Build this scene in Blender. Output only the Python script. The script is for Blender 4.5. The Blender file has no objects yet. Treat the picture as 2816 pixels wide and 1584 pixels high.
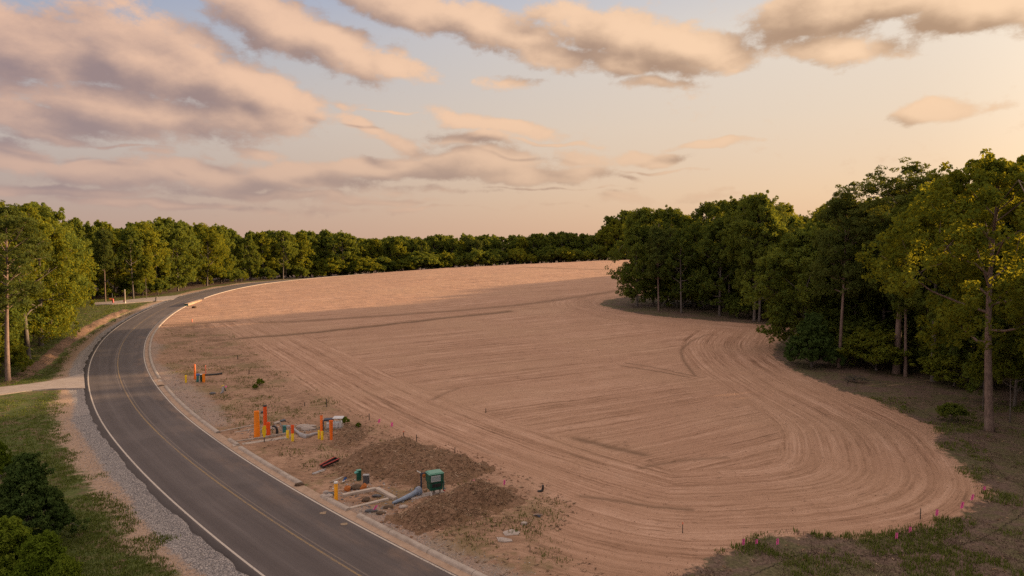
import bpy, math, random
import numpy as np
from mathutils import Vector, Matrix

rng = np.random.default_rng(7)
random.seed(7)
sc = bpy.context.scene
COL = sc.collection
PI = math.pi
R = math.radians

# ------------------------------------------------------------------ camera geometry used to survey the site
F = 1877.0; CX, CY = 1408.0, 792.0; HCAM = 14.0
PIT = math.atan(114 / F)
CP, SP = math.cos(PIT), math.sin(PIT)
XS = [200, 600, 823, 953, 1200, 1433, 1650, 1724, 2200, 2900]
YS = [776, 772, 766, 758, 740, 728, 718, 716, 714, 714]


def sm(t):
    t = np.clip(t, 0, 1)
    return t * t * (3 - 2 * t)


def zt(X, Y):
    """smooth lie of the land: flat near by, a long low rise far off, higher towards +X"""
    X = np.asarray(X, float); Y = np.asarray(Y, float)
    Yc = np.clip(225 + (X + 80) * 0.45, 205, 285)
    zc = 14 - (np.interp(1408 + F * X / Yc, XS, YS) - 678) * Yc / F
    r = sm((Y - 70) / (Yc - 70))
    t = np.maximum(Y - Yc - 4, 0)
    return r * zc - 3.2 * (1 - np.exp(-t / 60))


_TS = np.concatenate([np.arange(8, 120, .2), np.arange(120, 900, .5)])


def ground_at(x, y):
    """survey point on the land for a sight line"""
    u = (x - CX) / F; v = (CY - y) / F
    d = np.array([u, CP + v * SP, -SP + v * CP])
    X = d[0] * _TS; Y = d[1] * _TS; Z = HCAM + d[2] * _TS
    b = Z - zt(X, Y)
    k = int(np.argmax(b < 0))
    if b[k] >= 0:
        return None
    f = b[k - 1] / (b[k - 1] - b[k]); t = _TS[k - 1] + f * (_TS[k] - _TS[k - 1])
    return np.array([d[0] * t, d[1] * t])


def pts(lst):
    return np.array([ground_at(*p) for p in lst])


# ------------------------------------------------------------------ numpy helpers
def vnoise(x, y, seed=0):
    xi = np.floor(x).astype(np.int64); yi = np.floor(y).astype(np.int64)
    fx = x - xi; fy = y - yi
    fx = fx * fx * (3 - 2 * fx); fy = fy * fy * (3 - 2 * fy)

    def h(a, b):
        n = (a * 374761393 + b * 668265263 + seed * 1442695041) & 0x7fffffff
        n = ((n ^ (n >> 13)) * 1274126177) & 0x7fffffff
        return ((n ^ (n >> 16)) & 0xffff) / 65535.0
    a = h(xi, yi); b = h(xi + 1, yi); c = h(xi, yi + 1); d = h(xi + 1, yi + 1)
    return (a * (1 - fx) + b * fx) * (1 - fy) + (c * (1 - fx) + d * fx) * fy


def fbm(x, y, seed=0, o=4):
    s = 0; a = 1; t = 0
    for k in range(o):
        s = s + a * vnoise(x * 2 ** k + 17.3 * k, y * 2 ** k + 9.1 * k, seed + k); t += a; a *= .5
    return s / t


def resample(a, step, closed=False):
    a = np.asarray(a, float)
    if closed:
        a = np.vstack([a, a[:1]])
    s = np.r_[0, np.cumsum(np.hypot(*np.diff(a, axis=0).T))]
    q = np.linspace(0, s[-1], max(2, int(s[-1] / step) + 1))
    return np.c_[np.interp(q, s, a[:, 0]), np.interp(q, s, a[:, 1])]


def smooth_line(a, n):
    a = a.copy()
    for _ in range(n):
        a[1:-1] = a[1:-1] * .5 + (a[:-2] + a[2:]) * .25
    return a


def line_dist(Pt, line):
    """unsigned distance, arc length at the foot and side (+ = to the right of travel) to a polyline"""
    A = line[:-1]; B = line[1:]; D = B - A; L2 = (D ** 2).sum(1)
    s0 = np.r_[0, np.cumsum(np.sqrt(L2))]
    n = len(Pt); best = np.full(n, 1e18); bs = np.zeros(n); bd = np.zeros(n)
    for k in range(len(A)):
        wx = Pt[:, 0] - A[k, 0]; wy = Pt[:, 1] - A[k, 1]
        t = np.clip((wx * D[k, 0] + wy * D[k, 1]) / L2[k], 0, 1)
        ex = wx - t * D[k, 0]; ey = wy - t * D[k, 1]
        d2 = ex * ex + ey * ey
        m = d2 < best
        best[m] = d2[m]; bs[m] = s0[k] + t[m] * math.sqrt(L2[k])
        bd[m] = np.sign(ex * D[k, 1] - ey * D[k, 0])[m]
    return np.sqrt(best), bs, bd


def poly_sd(Pt, poly):
    """signed distance to a closed polygon, positive inside"""
    cl = np.vstack([poly, poly[:1]])
    d, _, _ = line_dist(Pt, cl)
    ins = np.zeros(len(Pt), bool)
    x, y = Pt[:, 0], Pt[:, 1]
    for (x1, y1), (x2, y2) in zip(cl[:-1], cl[1:]):
        c = (y1 > y) != (y2 > y)
        if y1 != y2:
            ins ^= c & (x < (x2 - x1) * (y - y1) / (y2 - y1) + x1)
    return np.where(ins, d, -d)


# ------------------------------------------------------------------ mesh builder
def mesh_np(name, V, quads=None, tris=None, mat=None, smooth=False, attrs=None, uvs=None):
    me = bpy.data.meshes.new(name)
    V = np.asarray(V, np.float32)
    q = np.zeros((0, 4), np.int32) if quads is None else np.asarray(quads, np.int32).reshape(-1, 4)
    t = np.zeros((0, 3), np.int32) if tris is None else np.asarray(tris, np.int32).reshape(-1, 3)
    me.vertices.add(len(V)); me.vertices.foreach_set('co', V.ravel())
    li = np.concatenate([q.ravel(), t.ravel()]).astype(np.int32)
    me.loops.add(len(li)); me.loops.foreach_set('vertex_index', li)
    npoly = len(q) + len(t)
    me.polygons.add(npoly)
    st = np.concatenate([np.arange(len(q)) * 4, len(q) * 4 + np.arange(len(t)) * 3]).astype(np.int32)
    me.polygons.foreach_set('loop_start', st)
    me.polygons.foreach_set('use_smooth', np.full(npoly, smooth))
    for k, v in (attrs or {}).items():
        v = np.asarray(v, np.float32)
        if v.ndim == 1:
            a = me.attributes.new(k, 'FLOAT', 'POINT'); a.data.foreach_set('value', v)
        else:
            a = me.attributes.new(k, 'FLOAT_VECTOR', 'POINT'); a.data.foreach_set('vector', v.ravel())
    me.update(calc_edges=True); me.validate()
    if mat:
        me.materials.append(mat)
    return me


class MB:
    """collects shapes, builds ONE mesh object"""
    def __init__(s):
        s.v = []; s.f = []

    def add(s, vs, fs):
        o = len(s.v)
        s.v += [tuple(map(float, v)) for v in vs]
        s.f += [tuple(i + o for i in f) for f in fs]
        return s

    def box(s, c, size, rz=0, rx=0, ry=0, bev=0.0, taper=1.0):
        hx, hy, hz = size[0] / 2, size[1] / 2, size[2] / 2
        b = min(bev, hx * .9, hy * .9, hz * .9)
        M = Matrix.Translation(c) @ Matrix.Rotation(rz, 4, 'Z') @ Matrix.Rotation(ry, 4, 'Y') @ Matrix.Rotation(rx, 4, 'X')
        if b <= 0:
            vs = [(x * (taper if z > 0 else 1), y * (taper if z > 0 else 1), z) for z in (-hz, hz) for x, y in ((-hx, -hy), (hx, -hy), (hx, hy), (-hx, hy))]
            fs = [(3, 2, 1, 0), (4, 5, 6, 7)] + [(i, (i + 1) % 4, 4 + (i + 1) % 4, 4 + i) for i in range(4)]
        else:
            def ring(ix, iy, z):
                e = b
                return [(-ix + e, -iy, z), (ix - e, -iy, z), (ix, -iy + e, z), (ix, iy - e, z), (ix - e, iy, z), (-ix + e, iy, z), (-ix, iy - e, z), (-ix, -iy + e, z)]
            vs = []
            for z, g in ((-hz, b), (-hz + b, 0), (hz - b, 0), (hz, b)):
                k = taper if z > 0 else 1
                vs += [(x * k, y * k, zz) for x, y, zz in ring(hx - g, hy - g, z)]
            fs = [tuple(range(7, -1, -1)), tuple(range(24, 32))]
            for l in range(3):
                fs += [(l * 8 + i, l * 8 + (i + 1) % 8, (l + 1) * 8 + (i + 1) % 8, (l + 1) * 8 + i) for i in range(8)]
        return s.add([tuple(M @ Vector(v)) for v in vs], fs)

    def tube(s, path, rad, n=12, cap=True):
        P_ = [Vector(p) for p in path]
        if not isinstance(rad, (list, tuple)):
            rad = [rad] * len(P_)
        vs = []; up = None
        for i, p in enumerate(P_):
            d = (P_[min(i + 1, len(P_) - 1)] - P_[max(i - 1, 0)])
            d = d.normalized() if d.length > 1e-9 else Vector((0, 0, 1))
            if up is None:
                up = Vector((1, 0, 0)) if abs(d.x) < .8 else Vector((0, 1, 0))
            a = (up - d * up.dot(d)).normalized(); up = a
            b = d.cross(a)
            for k in range(n):
                t = 2 * PI * k / n
                vs.append(p + (a * math.cos(t) + b * math.sin(t)) * rad[i])
        fs = []
        for i in range(len(P_) - 1):
            fs += [(i * n + k, i * n + (k + 1) % n, (i + 1) * n + (k + 1) % n, (i + 1) * n + k) for k in range(n)]
        if cap:
            fs += [tuple(range(n - 1, -1, -1)), tuple((len(P_) - 1) * n + k for k in range(n))]
        return s.add(vs, fs)

    def lathe(s, prof, n=16, c=(0, 0, 0)):
        vs = []
        for r, z in prof:
            vs += [(c[0] + r * math.cos(2 * PI * k / n), c[1] + r * math.sin(2 * PI * k / n), c[2] + z) for k in range(n)]
        fs = []
        for i in range(len(prof) - 1):
            fs += [(i * n + k, i * n + (k + 1) % n, (i + 1) * n + (k + 1) % n, (i + 1) * n + k) for k in range(n)]
        fs += [tuple(range(n - 1, -1, -1)), tuple((len(prof) - 1) * n + k for k in range(n))]
        return s.add(vs, fs)

    def rock(s, c, r, sq=(1, 1, .7), seed=0):
        import bmesh
        bm = bmesh.new(); bmesh.ops.create_icosphere(bm, subdivisions=2, radius=1)
        q = np.random.default_rng(seed); ph = q.uniform(0, 6, (5, 3)); k = q.normal(0, 1.6, (5, 3))
        vs = []
        for v in bm.verts:
            co = np.array(v.co); d = 1 + sum(.1 * math.sin(float(k[i] @ co) + ph[i, 0]) for i in range(5))
            vs.append((c[0] + co[0] * r * d * sq[0], c[1] + co[1] * r * d * sq[1], c[2] + co[2] * r * d * sq[2]))
        fs = [tuple(v.index for v in f.verts) for f in bm.faces]
        bm.free()
        return s.add(vs, fs)

    def build(s, name, mat, parent=None, smooth=False, loc=None, rz=0):
        me = bpy.data.meshes.new(name); me.from_pydata(s.v, [], s.f); me.update()
        me.materials.append(mat)
        if smooth:
            me.polygons.foreach_set('use_smooth', np.full(len(me.polygons), True))
            try:
                me.set_sharp_from_angle(angle=R(40))
            except Exception:
                pass
        o = bpy.data.objects.new(name, me); COL.objects.link(o)
        if parent:
            o.parent = parent
        if loc is not None:
            o.location = loc
        o.rotation_euler.z = rz
        return o


def tag(o, label=None, cat=None, group=None, kind=None):
    if label: o['label'] = label
    if cat: o['category'] = cat
    if group: o['group'] = group
    if kind: o['kind'] = kind
    return o


def empty(name, loc, rz=0):
    o = bpy.data.objects.new(name, None); COL.objects.link(o)
    o.location = loc; o.rotation_euler.z = rz; o.empty_display_size = .3
    return o


def link(me, name, parent=None):
    o = bpy.data.objects.new(name, me); COL.objects.link(o)
    if parent: o.parent = parent
    return o


# ------------------------------------------------------------------ node helpers
class NT:
    def __init__(s, nt):
        s.nt = nt; s.n = nt.nodes; s.l = nt.links

    def node(s, t, **k):
        n = s.n.new(t)
        for a, b in k.items(): setattr(n, a, b)
        return n

    def put(s, sock, v):
        if v is None: return
        if isinstance(v, bpy.types.NodeSocket): s.l.new(v, sock)
        else:
            if hasattr(sock, 'default_value') and isinstance(v, (tuple, list)) and len(v) == 3 and sock.type == 'RGBA': v = (*v, 1)
            sock.default_value = v

    def math(s, op, a, b=None, c=None, clamp=False):
        n = s.node('ShaderNodeMath', operation=op, use_clamp=clamp)
        s.put(n.inputs[0], a); s.put(n.inputs[1], b); s.put(n.inputs[2], c)
        return n.outputs[0]

    def vmath(s, op, a, b=None, scale=None):
        n = s.node('ShaderNodeVectorMath', operation=op)
        s.put(n.inputs[0], a); s.put(n.inputs[1], b)
        if scale is not None: s.put(n.inputs['Scale'], scale)
        return n.outputs['Value'] if op in ('DOT_PRODUCT', 'LENGTH') else n.outputs['Vector']

    def mix(s, f, a, b, mode='MIX'):
        n = s.node('ShaderNodeMix', data_type='RGBA', blend_type=mode)
        s.put(n.inputs['Factor'], f); s.put(n.inputs[6], a); s.put(n.inputs[7], b)
        return n.outputs[2]

    def noise(s, vec, scale, detail=3, rough=.55, dist=0, dim='3D'):
        n = s.node('ShaderNodeTexNoise', noise_dimensions=dim)
        if vec is not None: s.l.new(vec, n.inputs['Vector'])
        n.inputs['Scale'].default_value = scale; n.inputs['Detail'].default_value = detail
        n.inputs['Roughness'].default_value = rough; n.inputs['Distortion'].default_value = dist
        return n.outputs['Fac']

    def voro(s, vec, scale, feature='F1', out='Distance'):
        n = s.node('ShaderNodeTexVoronoi', feature=feature)
        if vec is not None: s.l.new(vec, n.inputs['Vector'])
        n.inputs['Scale'].default_value = scale
        return n.outputs[out]

    def ramp(s, f, stops, interp='LINEAR'):
        n = s.node('ShaderNodeValToRGB'); n.color_ramp.interpolation = interp
        e = n.color_ramp.elements
        while len(e) < len(stops): e.new(.5)
        for i, (p, c) in enumerate(stops):
            e[i].position = p; e[i].color = (*c, 1) if len(c) == 3 else c
        s.put(n.inputs[0], f)
        return n.outputs['Color']

    def step(s, v, lo, hi):
        n = s.node('ShaderNodeMapRange', interpolation_type='SMOOTHSTEP')
        s.put(n.inputs['Value'], v); s.put(n.inputs['From Min'], lo); s.put(n.inputs['From Max'], hi)
        return n.outputs['Result']

    def attr(s, name, out='Fac'):
        return s.node('ShaderNodeAttribute', attribute_name=name).outputs[out]

    def xyz(s, x, y, z):
        n = s.node('ShaderNodeCombineXYZ'); s.put(n.inputs[0], x); s.put(n.inputs[1], y); s.put(n.inputs[2], z)
        return n.outputs[0]

    def sep(s, v):
        n = s.node('ShaderNodeSeparateXYZ'); s.l.new(v, n.inputs[0]); return n.outputs

    def bump(s, h, strength=.5, dist=.05, normal=None):
        n = s.node('ShaderNodeBump'); n.inputs['Strength'].default_value = strength; n.inputs['Distance'].default_value = dist
        s.l.new(h, n.inputs['Height'])
        if normal is not None: s.l.new(normal, n.inputs['Normal'])
        return n.outputs[0]


def new_mat(name):
    m = bpy.data.materials.new(name); m.use_nodes = True
    t = NT(m.node_tree); b = t.n['Principled BSDF']
    return m, t, b


def simple(name, col, rough=.6, var=.25, scale=6.0, metal=0, spec=.4, dirt=None, dirt_amt=.35, bump=0.0):
    """painted / plain surface with procedural mottling and optional soiling of its own colour"""
    m, t, b = new_mat(name)
    tc = t.node('ShaderNodeTexCoord').outputs['Object']
    n = t.noise(tc, scale, 4, .6)
    lo = tuple(c * (1 - var) for c in col); hi = tuple(min(1, c * (1 + var)) for c in col)
    c = t.ramp(n, [(.3, lo), (.7, hi)])
    if dirt:
        n2 = t.noise(tc, scale * .45, 5, .65)
        c = t.mix(t.math('MULTIPLY', t.step(n2, .48, .68), dirt_amt), c, dirt)
    t.put(b.inputs['Base Color'], c)
    b.inputs['Roughness'].default_value = rough; b.inputs['Metallic'].default_value = metal
    b.inputs['Specular IOR Level'].default_value = spec
    if bump: t.l.new(t.bump(n, .6, bump), b.inputs['Normal'])
    return m

# ------------------------------------------------------------------ light: low evening sun beyond the wood, tall broken cloud
SUN_AZ, SUN_EL = R(66), R(10.5)           # azimuth measured from +Y towards +X
EXPO = 1.15
SK = 1 / 2 ** EXPO
SUN_DIR = Vector((math.sin(SUN_AZ) * math.cos(SUN_EL), math.cos(SUN_AZ) * math.cos(SUN_EL), math.sin(SUN_EL)))
sun = bpy.data.lights.new('sun', 'SUN'); sun.energy = 5.0; sun.angle = R(0.9); sun.color = (1.0, 0.66, 0.36)
so = bpy.data.objects.new('sun', sun); COL.objects.link(so)
so.rotation_euler = SUN_DIR.to_track_quat('Z', 'Y').to_euler(); so.location = (200, 90, 60)


def sky_dir(x, y):
    u = (x - CX) / F; v = (CY - y) / F
    d = np.array([u, CP + v * SP, -SP + v * CP]); d /= np.linalg.norm(d)
    return math.atan2(d[0], d[1]), math.asin(d[2])


# cloud bodies: (sight x, y, half width, half height, tilt deg, weight)
CLOUDS = [
    (120, 130, 330, 120, 4, 1.0), (430, 150, 330, 120, 14, 1.05), (640, 240, 270, 100, 18, 1.0), (780, 275, 160, 60, 12, .9), (330, 300, 420, 85, 6, 1.0),
    (90, 320, 260, 75, 2, .9), (640, 320, 260, 42, 3, .8), (150, 370, 200, 26, 2, .75), (940, 272, 90, 20, 0, .55),
    (760, 70, 230, 90, 16, .95), (930, 130, 210, 70, 22, .95), (1100, 175, 130, 42, 16, .9), (820, 150, 150, 50, 10, .6),
    (1130, 20, 260, 62, 12, 1.0), (1330, 75, 190, 60, 14, .95), (1000, -30, 260, 50, 0, .8),
    (1430, 110, 150, 70, 0, .85), (1530, 165, 180, 50, 0, .75), (1520, 25, 120, 40, 0, .65), (1690, 90, 230, 70, 10, 1.0), (1890, 120, 210, 66, 10, 1.0), (1750, 160, 250, 45, 6, .9),
    (1800, 222, 150, 24, 4, .55), (2010, 170, 110, 30, 0, .55),
    (2270, 30, 260, 90, -4, 1.0), (2420, 5, 300, 60, 0, 1.0), (2290, 140, 170, 50, 4, .8), (2420, 130, 130, 40, 8, .65), (2160, 60, 60, 40, 0, .6),
    (2680, 30, 230, 80, -8, 1.1), (2850, 10, 200, 90, 0, 1.0), (2560, 80, 90, 50, 0, .55),
    (2570, 308, 160, 30, -3, .95), (2500, 322, 110, 18, 0, .6), (2740, 290, 90, 22, 0, .45),
    (60, 430, 170, 50, 0, .85), (300, 470, 330, 50, 2, .9), (600, 480, 280, 50, 2, .95), (820, 490, 260, 48, 3, .95), (700, 415, 140, 32, 8, .6), (420, 420, 120, 26, 0, .5), (560, 428, 60, 16, 0, .45),
    (1000, 345, 130, 32, 26, .75), (1120, 400, 130, 34, 20, .7), (1040, 380, 150, 14, 2, .45),
    (1270, 322, 110, 36, 14, .9), (1400, 348, 170, 34, 6, .9), (1310, 385, 160, 30, 0, .7), (1070, 470, 240, 42, 0, 1.0), (1300, 450, 240, 48, 0, .95), (1450, 480, 230, 34, 0, .9), (1590, 440, 130, 36, 6, .65),
    (1570, 475, 170, 30, 0, .7), (1790, 432, 130, 27, 0, .9), (1960, 400, 170, 13, 2, .75), (1400, 232, 110, 20, 4, .65), (1080, 300, 150, 8, 6, .55), (1500, 392, 200, 9, 2, .6), (1800, 470, 220, 8, 2, .55), (330, 395, 240, 10, 2, .55), (1180, 575, 320, 10, 0, .5), (1500, 520, 260, 8, 1, .5), (1720, 485, 80, 14, 8, .45),
    (150, 522, 400, 22, 0, .8), (420, 556, 420, 20, 1, .75), (760, 535, 380, 20, 2, .75), (1020, 556, 330, 13, 0, .6), (1200, 530, 300, 18, 0, .45), (1700, 548, 140, 22, 0, .55), (1560, 565, 130, 14, 0, .4), (1940, 545, 140, 20, 0, .5), (1980, 530, 50, 14, 0, .45), (900, 575, 500, 18, 0, .4),
]

w = bpy.data.worlds.new('World'); sc.world = w; w.use_nodes = True
for n in list(w.node_tree.nodes): w.node_tree.nodes.remove(n)


def cloud_group(fine):
    g = bpy.data.node_groups.new('cloud_density', 'ShaderNodeTree')
    g.interface.new_socket('Vector', in_out='INPUT', socket_type='NodeSocketVector')
    g.interface.new_socket('Density', in_out='OUTPUT', socket_type='NodeSocketFloat')
    t = NT(g)
    gi = t.node('NodeGroupInput').outputs[0]; go = t.node('NodeGroupOutput')
    st = t.vmath('MULTIPLY', gi, (1.0, 1.7, 1.0))
    # billowy warp of the cloud outlines
    wn = t.node('ShaderNodeTexNoise'); t.l.new(st, wn.inputs['Vector']); wn.inputs['Scale'].default_value = 9; wn.inputs['Detail'].default_value = 2.5 if fine else 1
    off = t.vmath('SCALE', t.vmath('SUBTRACT', wn.outputs['Color'], (.5, .5, .5)), scale=.085)
    off = t.vmath('MULTIPLY', off, (1, .55, 0))
    p = t.vmath('ADD', gi, off)
    acc = None
    for (x, y, rx, ry, rot, wt) in CLOUDS:
        az, el = sky_dir(x, y)
        mp = t.node('ShaderNodeMapping', vector_type='TEXTURE')
        t.l.new(p, mp.inputs['Vector'])
        mp.inputs['Location'].default_value = (az, el, 0); mp.inputs['Rotation'].default_value = (0, 0, -R(rot))
        k = math.cos(math.atan((x - CX) / F)) ** 2
        mp.inputs['Scale'].default_value = (1.25 * rx / F * k, 1.25 * ry / F * math.sqrt(k), 1)
        gr = t.node('ShaderNodeTexGradient', gradient_type='SPHERICAL'); t.l.new(mp.outputs[0], gr.inputs[0])
        v = t.math('MULTIPLY', gr.outputs['Fac'], wt)
        acc = v if acc is None else t.math('SMOOTH_MAX', acc, v, .12)
    if fine:
        n1 = t.noise(st, 13, 7, .64, .2)
        n2 = t.noise(t.vmath('ADD', st, (3.1, 7.7, 1.3)), 38, 6, .66)
        nn = t.math('ADD', t.math('MULTIPLY', t.math('SUBTRACT', n1, .5), 1.15), t.math('MULTIPLY', t.math('SUBTRACT', n2, .5), .85))
    else:
        n1 = t.noise(st, 13, 3, .5, .3)
        nn = t.math('MULTIPLY', t.math('SUBTRACT', n1, .5), 1.0)
    # noise only breaks up the bodies and adds a few thin wisps between them
    d = t.math('ADD', t.math('MULTIPLY', acc, 1.45), nn)
    d = t.math('SUBTRACT', d, .3)
    t.l.new(d, go.inputs[0])
    return g


def build_world():
    t = NT(w.node_tree)
    out = t.node('ShaderNodeOutputWorld'); bg = t.node('ShaderNodeBackground')
    t.l.new(bg.outputs[0], out.inputs[0])
    sky = t.node('ShaderNodeTexSky', sky_type='NISHITA', sun_disc=False)
    sky.sun_elevation = SUN_EL; sky.sun_rotation = SUN_AZ; sky.dust_density = 2.5; sky.air_density = 1.2
    dirv = t.node('ShaderNodeTexCoord').outputs['Generated']
    dirv = t.vmath('NORMALIZE', dirv)
    X, Y, Z = t.sep(dirv)
    el = t.math('ARCSINE', Z); az = t.math('ARCTAN2', X, Y)
    ae = t.xyz(az, el, 0.0)
    sd = (math.sin(SUN_AZ), math.cos(SUN_AZ), 0)
    hor = t.vmath('NORMALIZE', t.vmath('MULTIPLY', dirv, (1, 1, 0)))
    cs = t.vmath('DOT_PRODUCT', hor, sd)
    f = t.step(cs, -.45, 1.05)
    e = t.math('DIVIDE', el, .6)
    A = t.ramp(e, [(0, (.52, .345, .285)), (.12, (.48, .375, .35)), (.28, (.56, .49, .465)), (.42, (.40, .43, .52)), (.60, (.22, .32, .56)), (1, (.78, .68, .64))])
    B = t.ramp(e, [(0, (.84, .51, .315)), (.12, (.90, .62, .405)), (.30, (.86, .68, .52)), (.48, (.88, .75, .62)), (.62, (.66, .64, .65)), (1, (1.3, 1.04, .85))])
    base = t.mix(f, A, B)
    # the sky opposite the sun, behind the camera: bright cloud added out of view as fill light
    base = t.mix(t.math('MULTIPLY', t.step(t.math('MULTIPLY', cs, -1.0), .27, .75), .9), base, (1.15, .92, .82))
    nsk = t.mix(1.0, sky.outputs[0], (.14, .14, .14), 'MULTIPLY')
    base = t.mix(.12, base, nsk)
    gl = t.step(t.vmath('DOT_PRODUCT', dirv, tuple(SUN_DIR)), .80, 1.0)
    base = t.mix(1.0, base, t.mix(gl, (0, 0, 0), (.22, .19, .14)), 'ADD')
    g = cloud_group(True); gs = cloud_group(False)

    def dens(v, g):
        n = t.node('ShaderNodeGroup', node_tree=g); t.l.new(v, n.inputs[0]); return n.outputs[0]
    d0 = dens(ae, g)
    d1 = dens(t.vmath('ADD', ae, (.042, .020, 0)), gs)
    alpha = t.math('MULTIPLY', t.step(d0, -.06, .44), .95)
    # optical depth towards the sun decides how much warm light reaches this bit of cloud
    lv = t.math('ADD', .52, t.math('MULTIPLY', t.math('SUBTRACT', d0, d1), .62))
    lit = t.step(t.math('SUBTRACT', lv, t.math('MULTIPLY', t.math('MAXIMUM', d1, 0.0), .50)), -.42, 1.12)
    lit = t.math('MULTIPLY', lit, t.math('ADD', .62, t.math('MULTIPLY', t.step(el, .05, .22), .38)))
    shade = t.mix(f, (.300, .222, .236), (.455, .288, .176))
    brt = t.mix(f, (.82, .52, .372), (.98, .68, .44))
    cc = t.mix(lit, shade, brt)
    # aerial perspective: cloud low on the horizon takes the colour of the air
    cc = t.mix(t.math('MULTIPLY', t.math('SUBTRACT', 1.0, t.step(el, .0, .2)), .34), cc, base)
    anti = t.math('SUBTRACT', 1.0, t.step(t.math('MULTIPLY', cs, -1.0), .30, .7))
    col = t.mix(t.math('MULTIPLY', alpha, anti), base, cc)
    low = t.step(Z, -.03, .0)
    col = t.mix(low, (.16, .11, .08), col)
    col = t.mix(1.0, col, (10 * SK,) * 3, 'MULTIPLY')
    t.l.new(col, bg.inputs['Color']); bg.inputs['Strength'].default_value = 0.1


build_world()
w.cycles.sampling_method = 'MANUAL'; w.cycles.sample_map_resolution = 512

cam = bpy.data.cameras.new('camera'); cam.sensor_width = 36; cam.lens = F / 2816 * 36; cam.clip_start = .5; cam.clip_end = 20000
co = bpy.data.objects.new('camera', cam); COL.objects.link(co)
co.location = (0, 0, HCAM); co.rotation_euler = (PI / 2 - PIT, 0, 0)
sc.camera = co
sc.view_settings.view_transform = 'Standard'; sc.view_settings.look = 'None'; sc.view_settings.exposure = EXPO; sc.view_settings.gamma = 1
sc.render.film_transparent = False
sc.cycles.use_denoising = False
sc.cycles.max_bounces = 6; sc.cycles.diffuse_bounces = 3; sc.cycles.transmission_bounces = 4; sc.cycles.glossy_bounces = 2

# ------------------------------------------------------------------ road alignment (survey of the carriageway centre)
CL = [(9, 13), (4, 18), (-0.5, 22.4), (-5, 26.7), (-8.6, 30.2), (-10.0, 31.6), (-12.1, 33.8), (-13.6, 35.4), (-15.4, 37.4), (-17.5, 39.6), (-19.6, 42), (-22.5, 45.4), (-24.8, 48.2), (-27.9, 52), (-32.1, 57.5),
      (-36.8, 64.3), (-41.3, 71.1), (-45.4, 77.8), (-49.3, 84.6), (-52.6, 90.9), (-55.6, 96.8), (-58.8, 103.7), (-62.8, 113.5), (-66.1, 122.6), (-69.6, 133.5), (-72.6, 145), (-74.6, 154.7), (-76.3, 166),
      (-77.2, 178), (-77.2, 191), (-75.8, 204), (-71.5, 218), (-64, 231), (-53, 242)]
CL = smooth_line(resample(CL, 1.0), 40)

CLS = np.r_[0, np.cumsum(np.hypot(*np.diff(CL, axis=0).T))]
_tan = np.gradient(CL, axis=0); _tan /= np.linalg.norm(_tan, axis=1)[:, None]
CLN = np.c_[_tan[:, 1], -_tan[:, 0]]          # points to the field side
HALF = 2.85


def road_st(Pt):
    d, s, side = line_dist(np.atleast_2d(Pt), CL)
    return s, d * np.where(side >= 0, 1, -1)


def road_pt(s, t):
    x = np.interp(s, CLS, CL[:, 0]) + np.interp(s, CLS, CLN[:, 0]) * t
    y = np.interp(s, CLS, CL[:, 1]) + np.interp(s, CLS, CLN[:, 1]) * t
    return x, y


def s_at(x, y):
    return float(road_st(ground_at(x, y))[0][0])


# ------------------------------------------------------------------ zones of the site
EDGE = pts([(1860, 1584), (1884, 1569), (1962, 1539), (2037, 1512), (2112, 1475), (2180, 1480), (2262, 1475), (2375, 1492), (2450, 1466), (2551, 1460), (2615, 1437), (2637, 1411), (2694, 1392), (2720, 1362), (2730, 1336), (2656, 1317),
            (2637, 1272), (2584, 1235), (2570, 1200), (2590, 1179), (2519, 1157), (2482, 1141), (2398, 1098), (2317, 1079), (2249, 1048), (2193, 1027), (2125, 983), (2132, 950), (2165, 920), (2190, 903), (2100, 893),
            (1986, 886), (1876, 877), (1793, 870), (1710, 856), (1647, 839), (1662, 827), (1720, 818)])
EDGE = smooth_line(resample(np.vstack([[(4, 12)], EDGE, [(38, 160), (62, 190), (78, 230), (92, 300), (120, 420)]]), .8), 3)
WOODPOLY = np.vstack([EDGE, [(700, 420), (700, -200), (4, -200)]])
LOOP = pts([(560, 880), (640, 932), (720, 990), (830, 1075), (960, 1160), (1150, 1255), (1300, 1322), (1500, 1405), (1700, 1480), (1900, 1520), (2100, 1478), (2250, 1480), (2400, 1480), (2560, 1440), (2690, 1370), (2630, 1290), (2540, 1185),
            (2300, 1082), (2150, 1010), (2080, 955), (2110, 915), (2130, 900), (1990, 890), (1790, 872), (1640, 842), (1640, 828), (1700, 815)])
LOOP = smooth_line(resample(LOOP, 1.5), 10)
ROUGH = pts([(420, 960), (450, 905), (520, 885), (600, 905), (660, 950), (740, 1010), (850, 1080), (950, 1145), (1080, 1205), (1230, 1270), (1340, 1310), (1450, 1350), (1510, 1400), (1470, 1470), (1500, 1530), (1560, 1584)])
ROUGH = np.vstack([ROUGH, [(4, 24), (-2, 26), (-6, 29.5), (-16, 40), (-30, 58), (-45, 84)]])
BANK = pts([(20, 1052), (70, 1022), (120, 988), (180, 938), (240, 900), (300, 868), (345, 850)])
DITCH = BANK + np.array([1.9, -0.9])
LWOOD = np.array([(-60, 40), (-56, 60), (-55, 70), (-66, 90), (-80, 116), (-90, 138), (-97, 150), (-95, 158), (-88, 164), (-86.5, 176), (-86.5, 196), (-84, 212), (-76, 230), (-66, 248), (-40, 268), (0, 294), (40, 312), (70, 320), (140, 330)])
LWOODPOLY = np.vstack([LWOOD, [(300, 700), (-700, 700), (-700, 40)]])
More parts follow.
